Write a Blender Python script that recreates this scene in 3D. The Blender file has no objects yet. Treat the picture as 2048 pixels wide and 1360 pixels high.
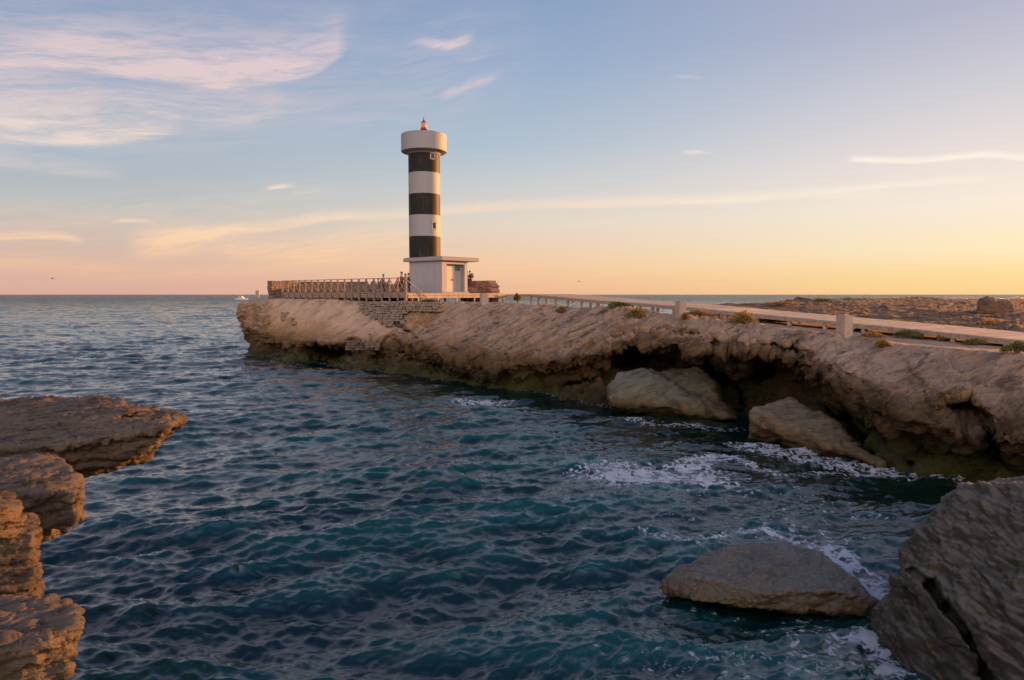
import bpy, bmesh, math, random
import numpy as np
from mathutils import Vector, Matrix
random.seed(7)
S = bpy.context.scene
COL = S.collection
# ------------------------------------------------------------------ camera
EZ = 6.2                       # eye height above the water
F = 1365.0                     # focal length in pixels of a 2048 wide frame
PITCH = math.atan(91 / F)
cam = bpy.data.cameras.new('camera')
cam.sensor_width = 36.0
cam.lens = 36.0 * F / 2048
cam.clip_start = 0.1
cam.clip_end = 200000
camo = bpy.data.objects.new('camera', cam)
COL.objects.link(camo)
camo.location = (0, 0, EZ)
camo.rotation_euler = (math.pi / 2 - PITCH, 0, 0)
S.camera = camo
CP, SP = math.cos(PITCH), math.sin(PITCH)

def ray(px, py):
    a = (px - 1024) / F
    b = (680 - py) / F
    # camera axes: right (1,0,0), up (0,SP,CP), forward (0,CP,-SP)
    return np.array([a, CP + b * SP, -SP + b * CP])

def P(px, py, Y=None, z=None):
    """point seen at photo pixel px,py, at depth Y or at height z"""
    d = ray(px, py)
    t = (z - EZ) / d[2] if Y is None else Y / d[1]
    return np.array([d[0] * t, d[1] * t, EZ + d[2] * t])

# ------------------------------------------------------------------ view
S.view_settings.view_transform = 'Standard'
S.view_settings.look = 'None'
S.view_settings.exposure = 1.15
S.view_settings.gamma = 1.0
S.view_settings.use_curve_mapping = False
try:
    S.cycles.use_denoising = True
    S.cycles.max_bounces = 6
    S.cycles.diffuse_bounces = 3
    S.cycles.glossy_bounces = 3
    S.cycles.caustics_reflective = False
    S.cycles.caustics_refractive = False
    S.cycles.sample_clamp_indirect = 4
except Exception:
    pass

# ------------------------------------------------------------------ sun
SUN_AZ = math.radians(57)      # from +Y towards +X
SUN_EL = math.radians(6.0)
sd = bpy.data.lights.new('sun', 'SUN')
sd.energy = 5.0
sd.angle = math.radians(0.6)
sd.color = (1.0, 0.37, 0.08)
so = bpy.data.objects.new('sun', sd)
COL.objects.link(so)
so.rotation_euler = Vector((math.sin(SUN_AZ) * math.cos(SUN_EL), math.cos(SUN_AZ) * math.cos(SUN_EL), math.sin(SUN_EL))).to_track_quat('Z', 'Y').to_euler()

# ------------------------------------------------------------------ node helpers
def srgb(r, g, b):
    f = lambda c: (c / 255) / 12.92 if c / 255 <= 0.04045 else ((c / 255 + 0.055) / 1.055) ** 2.4
    return (f(r), f(g), f(b), 1)

class NT:
    def __init__(s, tree):
        s.t = tree
        tree.nodes.clear()
    def n(s, typ, **kw):
        nd = s.t.nodes.new(typ)
        for k, v in kw.items():
            setattr(nd, k, v)
        return nd
    def put(s, sock, v):
        if v is None:
            return
        if isinstance(v, bpy.types.NodeSocket):
            s.t.links.new(v, sock)
        else:
            if sock.type == 'RGBA' and len(v) == 3:
                v = (*v, 1)
            sock.default_value = v
    def m(s, op, a, b=None, c=None, clamp=False):
        nd = s.n('ShaderNodeMath', operation=op, use_clamp=clamp)
        for i, v in enumerate((a, b, c)):
            s.put(nd.inputs[i], v)
        return nd.outputs[0]
    def v(s, op, a, b=None, scale=None):
        nd = s.n('ShaderNodeVectorMath', operation=op)
        s.put(nd.inputs[0], a)
        s.put(nd.inputs[1], b)
        if scale is not None:
            s.put(nd.inputs['Scale'], scale)
        return nd.outputs['Value'] if op in ('LENGTH', 'DOT_PRODUCT', 'DISTANCE') else nd.outputs[0]
    def mix(s, fac, a, b, mode='MIX'):
        nd = s.n('ShaderNodeMix', data_type='RGBA', blend_type=mode)
        s.put(nd.inputs[0], fac)
        s.put(nd.inputs[6], a)
        s.put(nd.inputs[7], b)
        return nd.outputs[2]
    def rng(s, x, a, b, c=0.0, d=1.0, smooth=True):
        nd = s.n('ShaderNodeMapRange', interpolation_type='SMOOTHSTEP' if smooth else 'LINEAR')
        for i, v in enumerate((x, a, b, c, d)):
            s.put(nd.inputs[i], v)
        return nd.outputs[0]
    def noise(s, vec, scale, detail=4, rough=0.55, dist=0.0, dim='3D', col=False):
        nd = s.n('ShaderNodeTexNoise', noise_dimensions=dim)
        s.put(nd.inputs['Vector'], vec)
        s.put(nd.inputs['Scale'], scale)
        s.put(nd.inputs['Detail'], detail)
        s.put(nd.inputs['Roughness'], rough)
        s.put(nd.inputs['Distortion'], dist)
        return nd.outputs[1] if col else nd.outputs[0]
    def voro(s, vec, scale, feature='F1'):
        nd = s.n('ShaderNodeTexVoronoi', feature=feature)
        s.put(nd.inputs['Vector'], vec)
        s.put(nd.inputs['Scale'], scale)
        return nd.outputs[0]
    def mapping(s, vec, loc=(0, 0, 0), rot=(0, 0, 0), sc=(1, 1, 1)):
        nd = s.n('ShaderNodeMapping')
        s.put(nd.inputs[0], vec)
        nd.inputs[1].default_value = loc
        nd.inputs[2].default_value = rot
        nd.inputs[3].default_value = sc
        return nd.outputs[0]
    def ramp(s, x, stops, interp='LINEAR'):
        nd = s.n('ShaderNodeValToRGB')
        cr = nd.color_ramp
        cr.interpolation = interp
        while len(cr.elements) < len(stops):
            cr.elements.new(0.5)
        for e, (p, c) in zip(cr.elements, stops):
            e.position = p
            e.color = c if len(c) == 4 else (*c, 1)
        s.put(nd.inputs[0], x)
        return nd.outputs[0]
    def curve(s, x, pts):
        nd = s.n('ShaderNodeFloatCurve')
        c = nd.mapping.curves[0]
        pts = sorted(pts)
        pts = ([(0.0, pts[0][1])] if pts[0][0] > 0.002 else []) + pts + ([(1.0, pts[-1][1])] if pts[-1][0] < 0.998 else [])
        while len(c.points) < len(pts):
            c.points.new(0.5, 0.5)
        for q, (a, b) in zip(c.points, pts):
            q.location = (a, b)
            q.handle_type = 'AUTO_CLAMPED'
        nd.mapping.extend = 'HORIZONTAL'
        nd.mapping.update()
        s.put(nd.inputs[1], x)
        return nd.outputs[0]

# ------------------------------------------------------------------ sky
W = bpy.data.worlds.new('World')
S.world = W
W.use_nodes = True
w = NT(W.node_tree)
geo = w.n('ShaderNodeTexCoord').outputs['Generated']
sep = w.n('ShaderNodeSeparateXYZ')
w.put(sep.inputs[0], geo)
X_, Y_, Z_ = sep.outputs
az = w.m('MULTIPLY', w.m('ARCTAN2', X_, Y_), 57.29578)
el = w.m('MULTIPLY', w.m('ARCSINE', Z_), 57.29578)
cmb = w.n('ShaderNodeCombineXYZ')
w.put(cmb.inputs[0], az)
w.put(cmb.inputs[1], el)
AE = cmb.outputs[0]
def azel(px, py):
    d = ray(px, py)
    d = d / np.linalg.norm(d)
    return math.degrees(math.atan2(d[0], d[1])), math.degrees(math.asin(d[2]))
sky = w.n('ShaderNodeTexSky', sky_type='NISHITA', sun_disc=False)
sky.sun_elevation = SUN_EL
sky.sun_rotation = SUN_AZ
sky.air_density = 1.3
sky.dust_density = 2.2
sky.ozone_density = 2.2
e01 = w.m('DIVIDE', w.m('MAXIMUM', el, 0.0), 90.0)
# evening veil: three ramps over elevation, away from, beside and towards the sun
R = lambda *st: w.ramp(e01, [(p / 90.0, srgb(*c)) for p, c in st])
left = R((0, (224, 176, 160)), (1.5, (226, 184, 166)), (3, (220, 190, 174)), (6.3, (194, 194, 193)), (9.6, (172, 186, 200)), (14, (158, 177, 200)), (19, (140, 163, 195)), (27, (165, 162, 186)), (38, (158, 156, 184)), (52, (84, 108, 148)), (90, (42, 68, 112)))
mid = R((0, (242, 186, 150)), (2, (248, 204, 164)), (5.8, (233, 217, 199)), (9, (207, 209, 210)), (12, (182, 197, 211)), (17.8, (154, 177, 207)), (23.3, (136, 162, 197)), (29, (158, 164, 190)), (38, (156, 157, 186)), (52, (84, 108, 148)), (90, (42, 68, 112)))
right = R((0, (255, 212, 146)), (1.5, (255, 222, 160)), (3, (255, 234, 192)), (6.3, (250, 236, 221)), (9.6, (238, 225, 221)), (14.4, (208, 206, 216)), (19, (182, 184, 205)), (28, (165, 166, 192)), (38, (158, 157, 186)), (52, (84, 108, 148)), (90, (42, 68, 112)))
veil = w.mix(w.rng(az, -34, 4), left, mid)
veil = w.mix(w.rng(az, -4, 38), veil, right)
# warm glow round the sun itself, outside the picture
sdir = (math.sin(SUN_AZ), math.cos(SUN_AZ), math.sin(SUN_EL))
glow = w.rng(w.v('DOT_PRODUCT', geo, sdir), 0.968, 1.0)
veil = w.mix(w.m('MULTIPLY', glow, 0.75), veil, (1.6, 1.15, 0.62, 1))
# behind the camera: unseen pink sky band, brightness added to fill-light the cliff faces
back = w.rng(Y_, 0.1, -0.9)
fill_belt = R((0, (120, 105, 112)), (8, (188, 162, 148)), (18, (238, 210, 192)), (31, (232, 206, 192)), (44, (105, 122, 158)), (90, (56, 84, 130)))
fill_belt = w.mix(1.0, fill_belt, (4.2, 3.95, 3.7, 1), 'MULTIPLY')
veil = w.mix(back, veil, fill_belt)
skyc = w.mix(1.0, sky.outputs[0], (0.10, 0.10, 0.10, 1), 'MULTIPLY')
base = w.mix(0.95, skyc, veil)

# clouds: bands whose centre line and strength follow curves over azimuth
wn = w.noise(w.mapping(AE, sc=(0.10, 0.22, 1)), 1.0, 4, 0.55, col=True)
warp = w.v('SUBTRACT', wn, (0.5, 0.5, 0.5))
AEw = w.v('ADD', AE, w.v('MULTIPLY', warp, (5.0, 2.2, 0)))
fib1 = w.noise(w.mapping(w.mapping(AEw, rot=(0, 0, math.radians(-7))), sc=(0.10, 0.8, 1)), 1.0, 8, 0.68)
fib2 = w.noise(w.mapping(w.mapping(AEw, rot=(0, 0, math.radians(-7))), sc=(0.35, 3.4, 1)), 1.0, 6, 0.65)
fibre = w.m('ADD', w.m('MULTIPLY', fib1, 0.68), w.m('MULTIPLY', fib2, 0.32))
puff = w.noise(w.mapping(w.mapping(AEw, rot=(0, 0, math.radians(-16))), sc=(0.45, 1.7, 1)), 1.0, 7, 0.66)
seps = w.n('ShaderNodeSeparateXYZ')
w.put(seps.inputs[0], AEw)
elw = seps.outputs[1]
az01 = w.m('DIVIDE', w.m('ADD', az, 60.0), 120.0, clamp=True)
def streak(pts, up, dn, gain=1.0, fib=0.75, wob=0.35, tex=None):
    """pts: (px, py, strength); up/dn: fade in degrees above and below the line"""
    ae = [(*azel(x, y), s_) for x, y, s_ in pts]
    c = w.m('MULTIPLY', w.curve(az01, [((a + 60) / 120, e / 40) for a, e, _ in ae]), 40.0)
    a0, a1 = ae[0][0], ae[-1][0]
    st = w.curve(az01, [((a + 60) / 120, s_) for a, _, s_ in ae])
    e_ = w.m('ADD', w.m('MULTIPLY', elw, wob), w.m('MULTIPLY', el, 1 - wob))
    d = w.m('SUBTRACT', e_, c)
    a = w.rng(d, up, 0.0)
    b = w.rng(d, -dn, 0.0)
    m_ = w.m('MULTIPLY', w.m('MULTIPLY', a, b), st)
    tx = w.rng(tex if tex is not None else fibre, 0.36, 0.62, 1 - fib, 1.0)
    return w.m('MULTIPLY', w.m('MULTIPLY', m_, tx), gain)
cl = []
# great crescent, sharp lower edge
cl.append(streak([(-400, 90, .5), (0, 128, .55), (180, 135, .8), (330, 155, .95), (430, 167, 1), (540, 158, 1), (620, 140, 1), (680, 105, .8), (715, 80, 0)], 3.8, 0.55, 0.9, 0.62))
cl.append(streak([(-400, 20, .3), (0, 60, .35), (150, 60, .5), (300, 70, .55), (450, 95, .6), (600, 85, .5), (700, 75, .2), (800, 60, 0)], 4.2, 2.2, 0.42, 0.7, 0.8))
# second band
cl.append(streak([(-500, 230, .6), (-100, 268, .8), (0, 274, .9), (150, 278, 1), (260, 272, .9), (350, 258, .5), (400, 250, 0)], 2.5, 0.6, 0.85, 0.65))
cl.append(streak([(-400, 190, .5), (0, 205, .7), (200, 215, .6), (400, 215, .55), (540, 205, .45), (620, 190, 0)], 3.4, 2.0, 0.45, 0.6, 0.8))
cl.append(streak([(370, 240, 0), (420, 243, .6), (500, 238, .5), (560, 228, 0)], 0.9, 0.5, 0.5, 0.6))
cl.append(streak([(-400, 290, .5), (-50, 318, .6), (100, 338, .6), (220, 350, .35), (300, 352, 0)], 1.5, 0.5, 0.55, 0.7))
# small ones left of centre
cl.append(streak([(790, 82, 0), (840, 84, .5), (890, 93, 1), (925, 84, 1), (960, 74, 0)], 0.75, 0.5, 0.8, 0.6, tex=puff))
cl.append(streak([(870, 194, 0), (905, 184, .8), (940, 172, .8), (985, 158, .5), (1040, 147, 0)], 0.6, 0.6, 0.65, 0.7, tex=puff))
cl.append(streak([(900, 128, 0), (945, 118, .4), (1000, 100, 0)], 0.6, 0.4, 0.4, 0.6))
cl.append(streak([(525, 380, 0), (548, 376, 1), (575, 372, .8), (600, 370, 0)], 0.35, 0.25, 0.9, 0.2))
cl.append(streak([(570, 388, 0), (610, 385, .5), (665, 378, 0)], 0.2, 0.2, 0.5, 0.3))
# long thin streak rising across the whole picture
cl.append(streak([(240, 505, .0), (330, 480, .5), (450, 466, .8), (560, 455, .95), (660, 438, 1), (760, 436, .75), (900, 424, .9), (1050, 413, .9), (1250, 408, .95), (1450, 400, .9), (1600, 393, .75), (1760, 390, .3), (1850, 382, 0)], 0.95, 0.42, 0.9, 0.5, 0.30))
cl.append(streak([(1500, 395, 0), (1650, 384, .5), (1800, 370, .8), (1950, 360, .7), (2040, 352, 0)], 0.45, 0.3, 0.8, 0.4, 0.12))
cl.append(streak([(1690, 320, 0), (1715, 320, 1), (1760, 322, .95), (1850, 322, .9), (1950, 312, 1), (2048, 316, 1), (2300, 318, .7), (2700, 320, 0)], 0.45, 0.28, 1.0, 0.35, 0.10))
cl.append(streak([(1360, 306, 0), (1385, 304, .9), (1405, 305, .7), (1430, 307, 0)], 0.25, 0.2, 0.8, 0.2, 0.0))
cl.append(streak([(1335, 153, 0), (1370, 153, .5), (1420, 156, 0)], 0.25, 0.25, 0.4, 0.2, 0.0))
cl.append(streak([(1100, 452, 0), (1180, 447, .5), (1260, 440, 0)], 0.2, 0.15, 0.7, 0.3, 0.1))
# low warm wisps on the left
cl.append(streak([(230, 500, 0), (320, 490, .8), (420, 488, .7), (520, 500, .7), (620, 498, .9), (760, 485, .7), (860, 482, .4), (950, 470, 0)], 1.9, 1.3, 1.25, 0.8, 0.5))
cl.append(streak([(-400, 470, .6), (0, 474, .8), (60, 470, 1), (110, 470, 1), (160, 478, .4), (200, 480, 0)], 0.5, 0.4, 1.0, 0.6, 0.3))
cl.append(streak([(215, 446, 0), (250, 441, .8), (300, 444, .6), (330, 446, 0)], 0.3, 0.25, 0.7, 0.4, 0.2))
cl.append(streak([(-400, 520, .3), (0, 530, .4), (160, 538, .6), (400, 545, .4), (700, 522, .6), (900, 528, .6), (1100, 540, .6), (1300, 545, 0)], 1.3, 1.0, 1.1, 0.85, 0.6))
cl.append(streak([(-600, 150, .5), (0, 170, .6), (250, 190, .55), (500, 190, .45), (700, 170, .3), (850, 150, .35), (1000, 130, .2), (1200, 100, 0)], 9.0, 6.0, 0.78, 0.85, 0.8))
cl.append(streak([(-600, 440, .4), (0, 440, .5), (300, 430, .45), (600, 400, .3), (800, 380, 0)], 3.0, 2.5, 0.5, 1.0, 0.8))
cl.append(streak([(500, 190, 0), (620, 215, .5), (750, 235, .4), (900, 250, 0)], 1.5, 1.0, 0.25, 0.9, 0.6))
tot = cl[0]
for c in cl[1:]:
    tot = w.m('ADD', tot, c)
tot = w.m('MINIMUM', tot, 0.95)
ccol = R((0, (240, 185, 140)), (3, (250, 205, 165)), (6, (252, 222, 190)), (9, (240, 222, 208)), (15, (228, 205, 204)), (24, (218, 202, 212)), (45, (190, 190, 205)))
ccol2 = R((0, (255, 220, 160)), (6, (255, 240, 214)), (12, (255, 244, 236)), (24, (240, 235, 240)), (45, (190, 190, 205)))
ccol = w.mix(w.rng(az, 0, 28), ccol, ccol2)
fin = w.mix(tot, base, ccol)
# nothing below the horizon but dull sea colour
fin = w.mix(w.rng(Z_, 0.0, -0.03), fin, (0.10, 0.13, 0.16, 1))
bg = w.n('ShaderNodeBackground')
w.put(bg.inputs[0], fin)
bg.inputs[1].default_value = 0.451
wo = w.n('ShaderNodeOutputWorld')
w.t.links.new(bg.outputs[0], wo.inputs[0])

# ------------------------------------------------------------------ numpy noise
_rs = np.random.RandomState(11)
_perm = _rs.permutation(256).astype(np.int32)
_perm = np.concatenate([_perm, _perm, _perm])
_g = _rs.normal(size=(256, 3))
_g /= np.linalg.norm(_g, axis=1)[:, None]
_g = _g.astype(np.float32)
def perlin(p):
    p = np.asarray(p, dtype=np.float32)
    i = np.floor(p).astype(np.int32)
    f = p - i
    i &= 255
    u = f * f * f * (f * (f * 6 - 15) + 10)
    r = 0
    for dx in (0, 1):
        for dy in (0, 1):
            for dz in (0, 1):
                h = _perm[_perm[_perm[i[:, 0] + dx] + i[:, 1] + dy] + i[:, 2] + dz] & 255
                g = _g[h]
                d = g[:, 0] * (f[:, 0] - dx) + g[:, 1] * (f[:, 1] - dy) + g[:, 2] * (f[:, 2] - dz)
                wt = (u[:, 0] if dx else 1 - u[:, 0]) * (u[:, 1] if dy else 1 - u[:, 1]) * (u[:, 2] if dz else 1 - u[:, 2])
                r = r + d * wt
    return r * 1.6
def fbm(p, oct=4, gain=0.5):
    a, r, q = 1.0, 0.0, np.asarray(p, dtype=np.float32)
    for k in range(oct):
        r = r + a * perlin(q + 17.3 * k)
        q = q * 2.03
        a *= gain
    return r
def ridged(p, oct=4, gain=0.5):
    a, r, q = 1.0, 0.0, np.asarray(p, dtype=np.float32)
    for k in range(oct):
        r = r + a * (1 - 2 * np.abs(perlin(q + 9.1 * k)))
        q = q * 2.07
        a *= gain
    return r
def worley(p):
    """distance to the border between cells and a random number per cell"""
    p = np.asarray(p, dtype=np.float32)
    i0 = np.floor(p).astype(np.int32)
    f1 = np.full(len(p), 9.0, dtype=np.float32)
    f2 = f1.copy()
    idn = np.zeros(len(p), dtype=np.float32)
    for dx in (-1, 0, 1):
        for dy in (-1, 0, 1):
            for dz in (-1, 0, 1):
                c = i0 + np.array([dx, dy, dz])
                h = _perm[_perm[_perm[c[:, 0] & 255] + (c[:, 1] & 255)] + (c[:, 2] & 255)]
                j = np.stack([h, _perm[h], _perm[_perm[h]]], 1) / 255.0
                d = np.linalg.norm(c + 0.1 + 0.8 * j - p, axis=1).astype(np.float32)
                nw = d < f1
                f2 = np.where(nw, f1, np.minimum(f2, d))
                idn = np.where(nw, j[:, 2], idn)
                f1 = np.where(nw, d, f1)
    return f2 - f1, idn
def dents(p):
    """scalloped hollows with sharp rims"""
    p = np.asarray(p, dtype=np.float32)
    e, _ = worley(p)
    return -sstep(e, 0.0, 0.75)
def blocks(p, gap=0.12):
    e, i = worley(p)
    return (i - 0.5) - 0.55 * (1 - sstep(e, 0.0, gap))
def sstep(x, a, b):
    t = np.clip((x - a) / (b - a), 0, 1)
    return t * t * (3 - 2 * t)

# ------------------------------------------------------------------ object helpers
def tag(o, label=None, cat=None, group=None, kind=None):
    if label: o['label'] = label
    if cat: o['category'] = cat
    if group: o['group'] = group
    if kind: o['kind'] = kind
    return o
def link(name, me, mat=None, parent=None, smooth=False):
    o = bpy.data.objects.new(name, me)
    COL.objects.link(o)
    if mat is not None:
        for m_ in (mat if isinstance(mat, (list, tuple)) else [mat]):
            me.materials.append(m_)
    if parent is not None:
        o.parent = parent
    if smooth:
        me.polygons.foreach_set('use_smooth', np.ones(len(me.polygons), dtype=bool))
    return o
def empty(name, loc, rz=0.0):
    o = bpy.data.objects.new(name, None)
    o.empty_display_size = 0.2
    COL.objects.link(o)
    o.location = loc
    o.rotation_euler = (0, 0, rz)
    return o
def grid_mesh(name, V, nu, nv, flip=False):
    """V: (nv*nu,3) rows of nu points"""
    me = bpy.data.meshes.new(name)
    me.vertices.add(len(V))
    me.vertices.foreach_set('co', np.asarray(V, dtype=np.float32).ravel())
    i = np.arange((nv - 1) * (nu - 1))
    r, c = i // (nu - 1), i % (nu - 1)
    a = r * nu + c
    q = np.stack([a, a + 1, a + nu + 1, a + nu], 1)
    if flip:
        q = q[:, ::-1]
    me.loops.add(q.size)
    me.loops.foreach_set('vertex_index', q.ravel().astype(np.int32))
    me.polygons.add(len(q))
    me.polygons.foreach_set('loop_start', np.arange(0, q.size, 4, dtype=np.int32))
    me.polygons.foreach_set('use_smooth', np.ones(len(q), dtype=bool))
    me.update(calc_edges=True)
    return me
def grid_normals(V, nu, nv):
    G = V.reshape(nv, nu, 3)
    du = np.gradient(G, axis=1)
    dv = np.gradient(G, axis=0)
    n = np.cross(du, dv)
    n /= np.linalg.norm(n, axis=2)[:, :, None] + 1e-9
    return n.reshape(-1, 3)
def set_attr(me, name, vals):
    a = me.attributes.new(name, 'FLOAT', 'POINT')
    a.data.foreach_set('value', np.asarray(vals, dtype=np.float32))

class MB:
    """collects boxes, bars, tubes and lathes into one mesh"""
    def __init__(s):
        s.bm = bmesh.new()
    def obox(s, c, ax, ay, az_, h, bev=0.0, mi=0):
        c, ax, ay, az_ = Vector(c), Vector(ax), Vector(ay), Vector(az_)
        vs = []
        for k in (-1, 1):
            for j in (-1, 1):
                for i in (-1, 1):
                    vs.append(s.bm.verts.new(c + ax * h[0] * i + ay * h[1] * j + az_ * h[2] * k))
        fs = [(0, 2, 3, 1), (4, 5, 7, 6), (0, 1, 5, 4), (2, 6, 7, 3), (0, 4, 6, 2), (1, 3, 7, 5)]
        made = []
        for f in fs:
            g = s.bm.faces.new([vs[i] for i in f])
            g.material_index = mi
            made.append(g)
        if bev > 0:
            ed = list({e for g in made for e in g.edges})
            bmesh.ops.bevel(s.bm, geom=ed, offset=bev, segments=1, affect='EDGES')
        return s
    def box(s, x0, x1, y0, y1, z0, z1, bev=0.0, mi=0):
        return s.obox(((x0 + x1) / 2, (y0 + y1) / 2, (z0 + z1) / 2), (1, 0, 0), (0, 1, 0), (0, 0, 1), ((x1 - x0) / 2, (y1 - y0) / 2, (z1 - z0) / 2), bev, mi)
    def bar(s, a, b, wd, th, up=(0, 0, 1), bev=0.0):
        a, b = Vector(a), Vector(b)
        d = (b - a).normalized()
        side = d.cross(Vector(up))
        if side.length < 1e-4:
            side = d.cross(Vector((1, 0, 0)))
        side.normalize()
        u = side.cross(d)
        return s.obox((a + b) / 2, d, side, u, ((b - a).length / 2, wd / 2, th / 2), bev)
    def lathe(s, prof, n=32, c=(0, 0, 0), closed=True):
        c = Vector(c)
        rings = []
        for r, z in prof:
            rings.append([s.bm.verts.new(c + Vector((r * math.cos(2 * math.pi * i / n), r * math.sin(2 * math.pi * i / n), z))) for i in range(n)])
        for a, b in zip(rings, rings[1:]):
            for i in range(n):
                s.bm.faces.new([a[i], a[(i + 1) % n], b[(i + 1) % n], b[i]])
        if closed:
            s.bm.faces.new(rings[0][::-1])
            s.bm.faces.new(rings[-1])
        return s
    def tube(s, pts, r, n=8):
        pts = [Vector(p) for p in pts]
        rad = r if isinstance(r, (list, tuple)) else [r] * len(pts)
        rings = []
        for i, p in enumerate(pts):
            d = (pts[min(i + 1, len(pts) - 1)] - pts[max(i - 1, 0)]).normalized()
            a = d.cross(Vector((0.13, 0.21, 0.97)))
            if a.length < 1e-3:
                a = d.cross(Vector((1, 0, 0)))
            a.normalize()
            b = d.cross(a)
            rings.append([s.bm.verts.new(p + (a * math.cos(2 * math.pi * k / n) + b * math.sin(2 * math.pi * k / n)) * rad[i]) for k in range(n)])
        for a, b in zip(rings, rings[1:]):
            for k in range(n):
                s.bm.faces.new([a[k], a[(k + 1) % n], b[(k + 1) % n], b[k]])
        s.bm.faces.new(rings[0][::-1])
        s.bm.faces.new(rings[-1])
        return s
    def build(s, name, mat, parent=None, smooth=False, autos=None):
        bmesh.ops.recalc_face_normals(s.bm, faces=s.bm.faces)
        me = bpy.data.meshes.new(name)
        s.bm.to_mesh(me)
        s.bm.free()
        if autos is not None:
            me.polygons.foreach_set('use_smooth', np.ones(len(me.polygons), dtype=bool))
            me.set_sharp_from_angle(angle=math.radians(autos))
        return link(name, me, mat, parent, smooth)

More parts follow.
